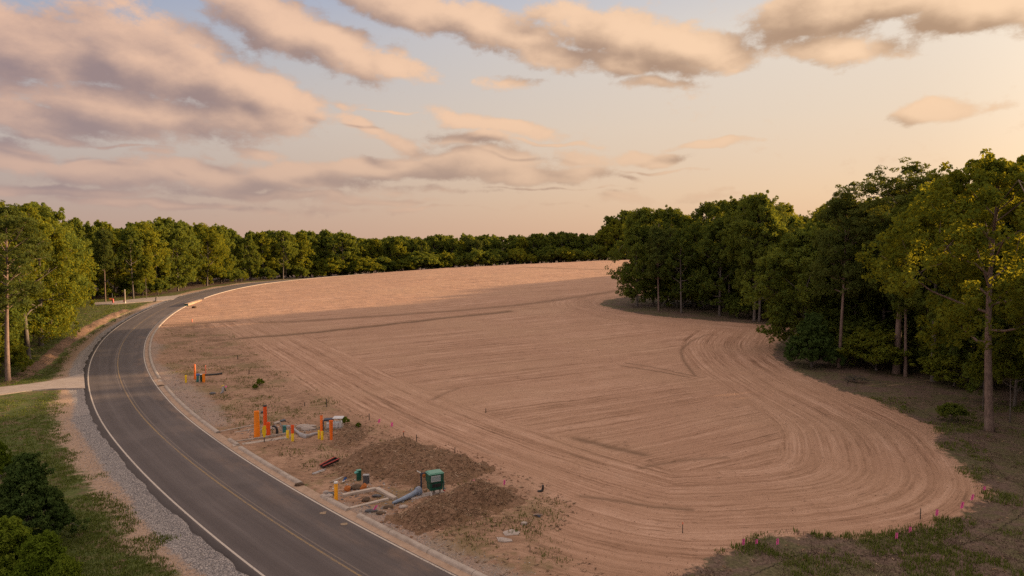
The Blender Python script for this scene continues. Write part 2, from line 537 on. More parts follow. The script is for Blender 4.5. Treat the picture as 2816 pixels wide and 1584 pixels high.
RUTS = [([(600, 938), (700, 929), (857, 917), (980, 903), (1100, 890), (1250, 873), (1400, 858)], .95, 1.0), ([(720, 889), (900, 880), (1071, 868), (1250, 856), (1413, 842), (1560, 822), (1700, 800)], 1.3, .7),
        ([(420, 897), (520, 893), (640, 886)], .75, 1.0), ([(528, 896), (533, 912), (541, 928)], .35, .7), ([(566, 892), (570, 920)], .35, .7), ([(600, 938), (520, 950), (430, 958)], .8, .9), ([(470, 935), (560, 928)], .4, .7), ([(430, 975), (520, 970)], .5, .6), ([(600, 990), (640, 985), (660, 982)], .35, .7),
        ([(1433, 735.5), (1540, 739), (1661, 743)], 1.6, .8), ([(1711, 1008), (1800, 1022), (1894, 1039)], .22, .9), ([(1720, 999), (1815, 1015), (1909, 1037)], .2, .8), ([(1585, 1209), (1640, 1222), (1700, 1236), (1770, 1253)], .45, .8),
        ([(1947, 921), (1900, 940), (1872, 964), (1880, 993), (1913, 1037)], .22, .75), ([(1600, 1365), (1800, 1402), (1900, 1405)], .2, .8), ([(830, 1075), (960, 1150), (1130, 1235)], .22, .4),
        ([(1000, 1075), (1150, 1165), (1350, 1250)], .22, .4), ([(1190, 1102), (1215, 1085), (1260, 1070)], .25, .6), ([(1760, 1290), (1850, 1270), (2000, 1262)], .22, .6)]
RUTS = [(smooth_line(resample(pts(l), 1.0), 4), wd, a) for l, wd, a in RUTS]


def relief(X, Y, s=None, t=None):
    """ground height: land + shoulder, ditch, cut bank and small lumps"""
    X = np.asarray(X, float); Y = np.asarray(Y, float)
    Pt = np.c_[X.ravel(), Y.ravel()]
    near = (np.abs(Pt[:, 0]) < 140) & (Pt[:, 1] < 300) & (Pt[:, 1] > -20)
    if t is None:
        t = np.full(len(Pt), 99.0); s = np.zeros(len(Pt))
        if near.any():
            s[near], t[near] = road_st(Pt[near])
    z = zt(X, Y).ravel().copy()
    off = np.clip(np.abs(t) - 4.2, 0, 2) / 2
    z += (fbm(Pt[:, 0] / 3.1, Pt[:, 1] / 3.1, 3, 3) - .5) * .16 * off + (vnoise(Pt[:, 0] / .55, Pt[:, 1] / .55, 8) - .5) * .05 * off
    z -= np.where(np.abs(t) < 3.2, .1, 0)
    z -= np.where((t < 0), .10 * sm((-t - 3.3) / .5), 0) * (t > -60)
    z += np.where(t > 3.3, .09 * sm((t - 3.5) / .25), 0)
    nb = near & (t < -3) & (t > -40)
    if nb.any():
        d, _, _ = line_dist(Pt[nb], DITCH)
        fade = sm((Pt[nb, 1] - 70) / 8)
        z[nb] -= .55 * np.exp(-(d / 1.5) ** 2) * fade
        d, _, _ = line_dist(Pt[nb], BANK)
        z[nb] += .30 * np.exp(-(d / 1.0) ** 2) * (2.2 * fbm(Pt[nb, 0] / .7, Pt[nb, 1] / .7, 4, 3) - .8) * fade
    for ln, wd, a in RUTS:
        bx = near & (Pt[:, 0] > ln[:, 0].min() - 3) & (Pt[:, 0] < ln[:, 0].max() + 3) & (Pt[:, 1] > ln[:, 1].min() - 3) & (Pt[:, 1] < ln[:, 1].max() + 3)
        if bx.any():
            d, _, _ = line_dist(Pt[bx], ln)
            z[bx] += -.05 * a * np.exp(-(d / wd) ** 2) + .03 * a * np.exp(-((d - 2 * wd) / wd) ** 2)
    return z.reshape(X.shape)


def zg(x, y):
    return float(relief(np.array([x]), np.array([y]))[0])


def gp(px, py, dz=0.0):
    """a ground point (with height) for a surveyed sight line"""
    p = ground_at(px, py)
    return Vector((p[0], p[1], zg(p[0], p[1]) + dz))


def mpp(px, py):
    """metres per sight unit at that ground point"""
    p = ground_at(px, py)
    return (p[1] * CP - (float(zt(p[0], p[1])) - HCAM) * SP) / F


# ------------------------------------------------------------------ the ground sheet
def build_ground():
    fine = np.arange(-43, 43.001, .115)
    g = [43.0]; st = .2
    while g[-1] < 180:
        st *= 1.22; g.append(min(180, g[-1] + st))
    ang = np.r_[-np.array(g[::-1][:-1]), fine[1:-1], np.array(g[:-1])]
    rad = [5.0]
    while rad[-1] < 420: rad.append(rad[-1] * (1.0048 if rad[-1] > 20 else 1.02))
    while rad[-1] < 9000: rad.append(rad[-1] * 1.12)
    rad = np.array(rad)
    Rg, Ag = np.meshgrid(rad, np.radians(ang), indexing='ij')
    X = (Rg * np.sin(Ag)).ravel(); Y = (Rg * np.cos(Ag)).ravel()
    Pt = np.c_[X, Y]; n = len(X)
    near = (np.abs(X) < 170) & (Y < 420) & (Y > -20)
    s = np.zeros(n); t = np.full(n, 99.0)
    s[near], t[near] = road_st(Pt[near])
    Z = relief(X, Y, s, t)

    def zone(fn, out, sel=near):
        a = np.full(n, out, float); a[sel] = fn(Pt[sel]); return a
    wood = zone(lambda q: poly_sd(q, WOODPOLY), -9)
    wood[(~near) & (X > 30)] = 9
    lw = zone(lambda q: poly_sd(q, LWOODPOLY), 9)
    lw[(~near) & (X > 30) & (Y < 300)] = -9
    field = np.minimum(np.minimum(t - 3.45, -wood), -lw)
    rough = zone(lambda q: poly_sd(q, ROUGH), -9)
    ab = lambda v, k=3.0: np.clip(.5 + v / (2 * k), 0, 1)
    d, ls, _ = (np.full(n, 99.0), np.zeros(n), 0)
    m = near & (field > -2)
    dd, ss, sg = line_dist(Pt[m], LOOP); d[m] = dd * sg; ls[m] = ss
    Lt = ls.max()
    arc = sm((11.5 - np.abs(d)) / 2.5) * sm(ls / 9) * sm((Lt - ls) / 9)
    # direction of the graded passes across the middle of the field
    al = R(31)
    wx = X + 3 * np.sin(Y / 31) + 2 * (fbm(X / 24, Y / 24, 5, 2) - .5); wy = Y + .0016 * (X - 5) ** 2 * sm((110 - Y) / 60) + 5 * (fbm(X / 33, Y / 33, 6, 2) - .5)
    al_u = wx * math.cos(al) + wy * math.sin(al); ac_v = -wx * math.sin(al) + wy * math.cos(al)
    rut = np.zeros(n)
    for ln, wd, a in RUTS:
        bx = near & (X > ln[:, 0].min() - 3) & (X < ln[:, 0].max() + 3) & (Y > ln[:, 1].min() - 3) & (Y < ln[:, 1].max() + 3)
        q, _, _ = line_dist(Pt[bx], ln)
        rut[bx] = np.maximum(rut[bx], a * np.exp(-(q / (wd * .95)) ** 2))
    bank = np.zeros(n); mb = near & (t < -3)
    q, _, _ = line_dist(Pt[mb], BANK); bank[mb] = np.exp(-(q / .85) ** 2) * (.75 + .5 * vnoise(X[mb] / 2.3, Y[mb] / 2.3, 77)) * sm((Y[mb] - 66) / 4)
    grav = np.clip(np.minimum(sm((-t - 3.0) / .1), 1 - ab(-t - 4.2 - .6 * vnoise(s / 5, s * 0, 2), .9)), 0, 1)
    ddirt = 1 - ab(-t - 5.3 - 1.1 * vnoise(s / 4, s * 0, 7) - .6 * sm((Y - 70) / 20), 1.6)
    ddirt = ddirt * sm((-t - 2.5) / .5)
    kg = np.clip(sm((37.5 - Y) / 2.5) + sm((Y - 50) / 5) * sm((102 - Y) / 8), 0, 1)
    kgrav = kg * ((t > 3.4) & (t < 12)) * (1 - ab(t - 3.9 - 1.5 * vnoise(s / 11, s * 0, 12) - 1.0 * np.exp(-((Y - 60) / 9) ** 2), 1.2))
    me = mesh_np('ground', np.c_[X, Y, Z], smooth=True, attrs={
        'zone_a': np.c_[ab(field), ab(rough), grav], 'zone_b': np.c_[rut, arc, bank], 'zone_c': np.c_[ab(lw, 3), ddirt, kgrav],
        'pass_a': np.c_[al_u, ac_v, 0 * X], 'pass_b': np.c_[ls, d, 0 * X]})
    return me, rad, ang


def ground_mat():
    m, t, b = new_mat('site_ground')
    tc = t.node('ShaderNodeTexCoord').outputs['Object']
    za = t.sep(t.attr('zone_a', 'Vector')); zb = t.sep(t.attr('zone_b', 'Vector')); zc = t.sep(t.attr('zone_c', 'Vector'))
    pa = t.attr('pass_a', 'Vector'); pb = t.attr('pass_b', 'Vector')
    rag = t.math('SUBTRACT', t.noise(tc, .55, 5, .65), .5)          # ragged zone edges
    rag2 = t.math('SUBTRACT', t.noise(tc, 2.2, 4, .6), .5)
    edge = t.math('ADD', t.math('MULTIPLY', rag, .42), t.math('MULTIPLY', rag2, .30))

    def mask(v, w=.05, k=1.0):
        return t.step(t.math('ADD', v, t.math('MULTIPLY', edge, k)), .5 - w, .5 + w)
    # --- floor of the woods and rough verge: leaf litter, thatch
    n1 = t.noise(tc, .9, 6, .65); n2 = t.noise(tc, 7, 5, .7); n3 = t.noise(tc, .22, 3, .5)
    litter = t.ramp(n2, [(.25, (.050, .034, .026)), (.5, (.125, .085, .066)), (.75, (.22, .155, .120))])
    grass = t.ramp(n2, [(.25, (.040, .052, .014)), (.5, (.080, .098, .026)), (.78, (.16, .155, .055))])
    gm = t.step(t.math('ADD', t.math('MULTIPLY', n1, .7), t.math('MULTIPLY', n3, .5)), .52, .70)
    verge = t.mix(t.math('MULTIPLY', gm, .5), litter, grass)
    # lawn by the road on the near and far verge: mostly grass
    gl = t.step(t.math('ADD', n1, t.math('MULTIPLY', rag2, .35)), .34, .52)
    lawn = t.mix(gl, t.ramp(n2, [(.3, (.10, .068, .042)), (.7, (.21, .145, .092))]), grass)
    X, Y, Z = t.sep(tc)
    side = t.step(X, -6.0, -3.0)
    c = t.mix(side, lawn, verge)
    c = t.mix(t.math('MULTIPLY', mask(zc[0], .15), 1.0), c, litter)
    # --- bare graded soil with passes of the blade
    def passes(v, ka, kb):
        st = t.vmath('MULTIPLY', v, (ka, kb, 1))
        return t.noise(st, 1.0, 5, .62, .15)
    arc = t.step(t.math('ADD', zb[1], t.math('MULTIPLY', rag, .8)), .35, .65)
    mixv = lambda a, bb: t.math('ADD', t.math('MULTIPLY', a, t.math('SUBTRACT', 1.0, arc)), t.math('MULTIPLY', bb, arc))
    pA = passes(pa, .018, .85); pB = passes(pb, .025, .95)
    qA = passes(pa, .038, 4.0); qB = passes(pb, .06, 3.8)
    big = mixv(pA, pB); small = mixv(qA, qB)
    lump = t.noise(tc, 5.5, 4, .7); broad = t.noise(tc, .06, 3, .55); patch = t.noise(tc, .35, 4, .6)
    rA = passes(pa, .35, 10); rB = passes(pb, .4, 9); tiny = mixv(rA, rB)
    v = t.math('ADD', t.math('MULTIPLY', big, .27), t.math('MULTIPLY', small, .42))
    v = t.math('ADD', v, t.math('ADD', t.math('MULTIPLY', lump, .12), t.math('MULTIPLY', tiny, .21)))
    v = t.math('ADD', v, t.math('MULTIPLY', t.math('SUBTRACT', patch, .5), .12))
    v = t.math('ADD', .497, t.math('MULTIPLY', t.math('SUBTRACT', v, .497), t.math('ADD', .35, t.math('MULTIPLY', t.step(t.noise(tc, .13, 4, .65), .32, .66), .95))))
    soil = t.ramp(v, [(.385, (.165, .093, .058)), (.45, (.285, .163, .105)), (.51, (.385, .229, .154)), (.605, (.50, .317, .226))])
    soil = t.mix(t.math('MULTIPLY', t.step(broad, .42, .66), .35), soil, (.40, .255, .165))
    soil = t.mix(t.math('MULTIPLY', t.step(t.math('ADD', patch, t.math('MULTIPLY', rag2, .25)), .60, .76), .16), soil, (.24, .165, .105))
    dl = t.math('MULTIPLY', t.step(t.noise(tc, 3.2, 3, .6), .66, .74), .5)
    soil = t.mix(dl, soil, (.17, .105, .070))
    fl = mixv(passes(pa, .8, 2.6), passes(pb, .8, 2.6))
    soil = t.mix(t.math('MULTIPLY', t.step(fl, .60, .68), .5), soil, (.165, .095, .060))
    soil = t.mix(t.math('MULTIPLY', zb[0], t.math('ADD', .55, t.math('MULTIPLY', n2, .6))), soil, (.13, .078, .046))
    # --- churned strip along the kerb
    rc = t.ramp(t.math('ADD', t.math('MULTIPLY', t.noise(t.vmath('MULTIPLY', tc, (.6, 1.6, 1)), 2.4, 5, .7), .6), t.math('MULTIPLY', patch, .4)), [(.32, (.105, .064, .040)), (.46, (.235, .140, .090)), (.62, (.40, .25, .168))])
    rc = t.mix(t.math('MULTIPLY', t.step(t.math('ADD', n3, t.math('MULTIPLY', rag2, .5)), .52, .66), .6), rc, (.13, .115, .045))
    soil = t.mix(t.math('MULTIPLY', mask(za[1], .3, 1.3), .8), soil, rc)
    c = t.mix(mask(za[0], .045, .8), c, soil)
    # --- verge strips
    tan = t.ramp(t.math('ADD', t.math('MULTIPLY', n2, .55), t.math('MULTIPLY', t.noise(tc, 18, 3, .6), .45)), [(.32, (.15, .095, .062)), (.48, (.33, .225, .16)), (.68, (.47, .345, .265))])
    c = t.mix(mask(zc[1], .12, 1.5), c, tan)
    bank = t.ramp(t.math('ADD', t.math('MULTIPLY', n2, .7), t.math('MULTIPLY', patch, .3)), [(.36, (.06, .04, .027)), (.5, (.17, .105, .072)), (.64, (.33, .215, .155))])
    c = t.mix(t.step(t.math('ADD', zb[2], t.math('MULTIPLY', edge, 1.9)), .40, .56), c, bank)
    st = t.node('ShaderNodeTexVoronoi'); t.l.new(tc, st.inputs['Vector']); st.inputs['Scale'].default_value = 19
    cell = t.sep(st.outputs['Color'])
    gcol = t.ramp(cell[0], [(0, (.15, .135, .135)), (.45, (.295, .262, .252)), (.8, (.42, .37, .345)), (1, (.58, .51, .46))])
    gcol = t.mix(t.math('MULTIPLY', t.step(st.outputs['Distance'], .4, .7), .7), gcol, (.12, .10, .092))
    gk = t.mix(.5, gcol, (.34, .245, .195))
    c = t.mix(t.math('MULTIPLY', mask(zc[2], .25, 1.7), .6), c, gk)
    c = t.mix(mask(za[2], .12, .9), c, gcol)
    t.l.new(c, b.inputs['Base Color'])
    b.inputs['Roughness'].default_value = .95; b.inputs['Specular IOR Level'].default_value = .15
    h = t.math('ADD', t.math('MULTIPLY', big, .6), t.math('ADD', t.math('MULTIPLY', small, .30), t.math('MULTIPLY', lump, .22)))
    t.l.new(t.bump(h, 1.0, .22), b.inputs['Normal'])
    return m


MG = ground_mat()


def ground_object():
    # lay the sheet: rings round the survey origin, closed at the back
    me, rad, ang = build_ground()
    nr, na = len(rad), len(ang)
    i = np.arange(nr - 1)[:, None]; j = np.arange(na)[None, :]; j2 = (j + 1) % na
    q = np.stack([i * na + j, (i + 1) * na + j, (i + 1) * na + j2, i * na + j2], -1).reshape(-1, 4)[:, ::-1]
    npoly = len(q)
    li = q.ravel().astype(np.int32)
    me.loops.add(len(li)); me.loops.foreach_set('vertex_index', li)
    me.polygons.add(npoly); me.polygons.foreach_set('loop_start', (np.arange(npoly) * 4).astype(np.int32))
    me.polygons.foreach_set('use_smooth', np.full(npoly, True))
    me.update(calc_edges=True)
    me.materials.append(MG)
    o = link(me, 'ground'); tag(o, kind='structure')
    return o


ground_object()

# ------------------------------------------------------------------ carriageway, markings, gutter, kerbs
def ribbon(name, ts, zs, s0, s1, mat, kind='structure', step=.5, jag=None, parent=None):
    """strip along the alignment; ts/zs = cross-section offsets and heights above the land"""
    q = np.arange(s0, s1, step); q = np.r_[q, s1]
    V = []; U = []
    for t_, z_ in zip(ts, zs):
        tt = np.full(len(q), t_)
        if jag is not None and t_ in jag[0]: tt = tt + jag[1] * (vnoise(q / 1.3, q * 0, 3) + .5 * vnoise(q / .4, q * 0, 5) - .75)
        x, y = road_pt(q, tt)
        V.append(np.c_[x, y, zt(x, y) + z_]); U.append(np.c_[q, np.full(len(q), t_), 0 * q])
    nt_ = len(ts); nq = len(q)
    V = np.concatenate(V); U = np.concatenate(U)
    i = np.arange(nt_ - 1)[:, None]; j = np.arange(nq - 1)[None, :]
    f = np.stack([i * nq + j, (i + 1) * nq + j, (i + 1) * nq + j + 1, i * nq + j + 1], -1).reshape(-1, 4)
    me = mesh_np(name, V, quads=f, mat=mat, smooth=True, attrs={'along': U})
    o = link(me, name, parent)
    if kind: tag(o, kind=kind)
    return o


def asphalt_mat():
    m, t, b = new_mat('asphalt')
    tc = t.node('ShaderNodeTexCoord').outputs['Object']; uv = t.attr('along', 'Vector')
    s_, t_, _ = t.sep(uv)
    streak = t.noise(t.vmath('MULTIPLY', uv, (.035, 1.6, 0)), 1.0, 5, .6)
    fine = t.noise(t.vmath('MULTIPLY', uv, (.25, 7, 0)), 1.0, 4, .6)
    grit = t.noise(tc, 38, 3, .7); patch = t.noise(tc, .35, 4, .6)
    v = t.math('ADD', t.math('MULTIPLY', streak, .55), t.math('ADD', t.math('MULTIPLY', fine, .2), t.math('MULTIPLY', patch, .25)))
    c = t.ramp(v, [(.35, (.070, .056, .054)), (.5, (.095, .077, .074)), (.66, (.128, .105, .100))])
    c = t.mix(t.math('MULTIPLY', t.step(grit, .5, .8), .35), c, (.22, .185, .17))
    c = t.mix(t.math('MULTIPLY', t.step(grit, .5, .25), .35), c, (.06, .05, .048))
    wheel = t.math('ADD', t.math('ADD', t.math('POWER', 2.718, t.math('MULTIPLY', t.math('POWER', t.math('SUBTRACT', t.math('ABSOLUTE', t.math('SUBTRACT', t.math('ABSOLUTE', t_), 1.45)), .78), 2), -9.0)), 0.0), 0.0)
    c = t.mix(t.math('MULTIPLY', wheel, t.math('MULTIPLY', t.noise(t.vmath('MULTIPLY', uv, (.05, .8, 0)), 1, 4, .6), .55)), c, (.060, .046, .043))
    c = t.mix(t.math('MULTIPLY', t.step(t.noise(tc, .16, 3, .5), .56, .62), .22), c, (.155, .125, .115))
    # soil tracked out by site traffic beside the kerb openings
    dirt = t.math('MULTIPLY', t.math('MULTIPLY', t.step(t_, .2, 2.9), t.step(t.noise(t.vmath('MULTIPLY', uv, (.16, .5, 0)), 1.0, 5, .65), .46, .68)), .42)
    c = t.mix(dirt, c, (.27, .175, .12))
    c = t.mix(t.math('MULTIPLY', t.step(t_, -2.92, -3.0), .55), c, (.055, .046, .044))
    t.l.new(c, b.inputs['Base Color']); b.inputs['Roughness'].default_value = .82; b.inputs['Specular IOR Level'].default_value = .3
    t.l.new(t.bump(grit, .35, .012), b.inputs['Normal'])
    return m


def paint_mat(name, col, wear):
    m, t, b = new_mat(name)
    tc = t.node('ShaderNodeTexCoord').outputs['Object']; uv = t.attr('along', 'Vector')
    n = t.math('ADD', t.math('MULTIPLY', t.noise(tc, 9, 5, .7), .6), t.math('MULTIPLY', t.noise(t.vmath('MULTIPLY', uv, (.12, 5, 0)), 1, 4, .6), .4))
    c = t.mix(t.step(n, wear - .1, wear + .12), col, (.13, .102, .095))
    t.l.new(c, b.inputs['Base Color']); b.inputs['Roughness'].default_value = .75
    return m


def concrete_mat(name, lo, hi, stain=(.16, .11, .08), amt=.45, sc_=3.0):
    m, t, b = new_mat(name)
    tc = t.node('ShaderNodeTexCoord').outputs['Object']
    n = t.noise(tc, sc_, 6, .65); g = t.noise(tc, 45, 3, .7)
    c = t.ramp(t.math('ADD', t.math('MULTIPLY', n, .75), t.math('MULTIPLY', g, .25)), [(.3, lo), (.7, hi)])
    c = t.mix(t.math('MULTIPLY', t.step(t.noise(tc, .8, 5, .65), .48, .72), amt), c, stain)
    t.l.new(c, b.inputs['Base Color']); b.inputs['Roughness'].default_value = .9; b.inputs['Specular IOR Level'].default_value = .2
    t.l.new(t.bump(g, .3, .01), b.inputs['Normal'])
    return m


M_ASPH = asphalt_mat()
M_WHITE = paint_mat('white_line_paint', (.48, .41, .35), .60); M_YEL = paint_mat('yellow_line_paint', (.26, .165, .06), .50); M_YEL2 = paint_mat('worn_yellow_line_paint', (.155, .112, .07), .44)
M_CONC = concrete_mat('kerb_concrete', (.33, .27, .225), (.52, .43, .365), amt=.35); M_GUT = concrete_mat('gutter_concrete', (.30, .20, .14), (.46, .33, .245), (.22, .14, .09), .6)
M_DRIVE = concrete_mat('driveway_concrete', (.27, .222, .20), (.40, .34, .31), (.22, .165, .13), .5, 1.2)
def kerb_mat():
    m, t, b = new_mat('kerb_stone')
    tc = t.node('ShaderNodeTexCoord').outputs['Object']; s_, t_, _ = t.sep(t.attr('along', 'Vector'))
    n = t.noise(tc, 3, 6, .65); g = t.noise(tc, 40, 3, .7)
    c = t.ramp(t.math('ADD', t.math('MULTIPLY', n, .75), t.math('MULTIPLY', g, .25)), [(.3, (.27, .22, .185)), (.7, (.45, .375, .32))])
    c = t.mix(t.math('MULTIPLY', t.step(t.noise(t.vmath('MULTIPLY', t.attr('along', 'Vector'), (.5, 3, 0)), 1, 5, .65), .5, .7), .55), c, (.19, .125, .085))
    j = t.math('ABSOLUTE', t.math('SUBTRACT', t.math('FRACT', t.math('MULTIPLY', s_, 1 / 3.05)), .5))
    c = t.mix(t.math('MULTIPLY', t.step(j, .492, .497), .8), c, (.07, .055, .045))
    t.l.new(c, b.inputs['Base Color']); b.inputs['Roughness'].default_value = .9
    t.l.new(t.bump(g, .3, .01), b.inputs['Normal'])
    return m


M_KERB = kerb_mat()
S_END = CLS[-1] - .5
ribbon('road', [-3.32, -3.30, -2.9, -1.4, 0, 1.4, 2.96], [-.16, .02, .035, .05, .06, .05, .035], 2, S_END, M_ASPH, jag=([-3.32, -3.30], .22))
zr = lambda t_: float(np.interp(t_, [-3.3, -2.9, -1.4, 0, 1.4, 2.96], [.02, .035, .05, .06, .05, .035])) + .005


def marking(t0, t1, s0, s1, mat):
    return ribbon('road_marking', [t0, t1], [zr(t0), zr(t1)], s0, s1, mat)


marking(-2.90, -2.80, 2, S_END, M_WHITE)
marking(2.80, 2.90, 2, S_END, M_WHITE)
ym = s_at(400, 1160)
marking(-.05, .06, 2, S_END, M_YEL)
marking(-.30, -.20, s_at(338, 1075), S_END, M_YEL2)
marking(.20, .29, 2, s_at(338, 1075) + 6, M_YEL2)
ribbon('gutter', [2.955, 3.1, 3.34, 3.60], [.030, .02, .036, .05], 2, S_END, M_GUT)


def kerb(s0, s1, label, hgt=.17, wid=.31, t0=3.36, group=None):
    q = np.r_[np.arange(s0, s1, .5), s1]
    prof = [(0, .03), (.035, hgt * .72), (.075, hgt * .95), (.12, hgt), (wid - .04, hgt), (wid, hgt * .8), (wid + .01, -.06)]
    V = []; U = []
    for a, z_ in prof:
        x, y = road_pt(q, t0 + a); V.append(np.c_[x, y, zt(x, y) + z_ + .005]); U.append(np.c_[q, 0 * q + a, 0 * q])
    nq = len(q); npf = len(prof); V = np.concatenate(V)
    i = np.arange(npf - 1)[:, None]; j = np.arange(nq - 1)[None, :]
    f = np.stack([i * nq + j, (i + 1) * nq + j, (i + 1) * nq + j + 1, i * nq + j + 1], -1).reshape(-1, 4)
    caps = [[k * nq for k in range(npf)], [k * nq + nq - 1 for k in range(npf)]]
    tr = [(c[0], c[k], c[k + 1]) for c in caps for k in range(1, npf - 1)]
    me = mesh_np('kerb', V, quads=f, tris=tr, mat=M_KERB, smooth=False, attrs={'along': np.concatenate(U)})
    o = link(me, 'kerb')
    return tag(o, label, 'kerb', 'concrete kerb sections along the field side of the road')


s_b = lambda x, y: s_at(x, y)
kerb(6, s_b(978, 1424), 'long concrete kerb section running out of the bottom of the photo beside the gravel')
kerb(s_b(954, 1407), s_b(868, 1372), 'short concrete kerb section in front of the square concrete form')
kerb(s_b(815, 1336), s_b(647, 1236), 'concrete kerb section between the board walkway and the capped yellow pipe')
kerb(s_b(638, 1230), s_b(617, 1214), 'stub of concrete kerb at the low end of the wider board walkway', t0=3.42)
kerb(s_b(591, 1194), s_b(443, 1066), 'concrete kerb section between the two groups of orange pipes')
kerb(s_b(434, 1044), s_b(508, 842), 'curved concrete kerb section on the inside of the bend')
kerb(s_b(566, 822), S_END - 1, 'pale concrete kerb section climbing to the far crest of the road')

# ------------------------------------------------------------------ trees
def leaf_mat(name, lo, mid, hi, trans=(.16, .17, .02), tf=.38):
    m = bpy.data.materials.new(name); m.use_nodes = True
    t = NT(m.node_tree)
    for n in list(t.n): t.n.remove(n)
    out = t.node('ShaderNodeOutputMaterial')
    tint = t.attr('tint'); rnd = t.node('ShaderNodeObjectInfo').outputs['Random']
    v = t.math('ADD', t.math('MULTIPLY', tint, .62), t.math('MULTIPLY', rnd, .38))
    c = t.ramp(v, [(.1, lo), (.5, mid), (.92, hi)])
    d = t.node('ShaderNodeBsdfDiffuse'); t.l.new(c, d.inputs['Color'])
    tr = t.node('ShaderNodeBsdfTranslucent'); t.put(tr.inputs['Color'], t.mix(.5, c, trans))
    mx = t.node('ShaderNodeMixShader'); mx.inputs[0].default_value = tf
    t.l.new(d.outputs[0], mx.inputs[1]); t.l.new(tr.outputs[0], mx.inputs[2])
    t.l.new(mx.outputs[0], out.inputs[0])
    return m


def bark_mat(name, lo, hi):
    m, t, b = new_mat(name)
    tc = t.node('ShaderNodeTexCoord').outputs['Object']
    n = t.noise(t.vmath('MULTIPLY', tc, (1, 1, .22)), 14, 5, .7)
    g = t.noise(tc, 1.3, 4, .6)
    c = t.ramp(t.math('ADD', t.math('MULTIPLY', n, .7), t.math('MULTIPLY', g, .3)), [(.34, lo), (.66, hi)])
    t.l.new(c, b.inputs['Base Color']); b.inputs['Roughness'].default_value = .95; b.inputs['Specular IOR Level'].default_value = .15
    t.l.new(t.bump(n, .8, .05), b.inputs['Normal'])
    return m


M_LEAF = leaf_mat('hardwood_leaf', (.054, .082, .022), (.104, .142, .030), (.165, .195, .036), (.32, .30, .008), .42)
M_LEAF2 = leaf_mat('yellowgreen_leaf', (.060, .086, .016), (.124, .158, .024), (.205, .220, .030), (.44, .36, .008), .46)
M_NEEDLE = leaf_mat('pine_needle', (.042, .064, .020), (.088, .116, .030), (.145, .162, .038), (.24, .22, .010), .34)
M_CEDAR = leaf_mat('cedar_needle', (.032, .058, .016), (.060, .094, .024), (.105, .140, .034), (.06, .08, .02), .2)
M_BRIGHT = leaf_mat('young_leaf', (.060, .095, .010), (.110, .155, .016), (.175, .215, .026), (.16, .20, .02), .35)
M_BARK = bark_mat('hardwood_bark', (.062, .052, .047), (.20, .17, .155)); M_PBARK = bark_mat('pine_bark', (.09, .063, .054), (.27, .195, .165))


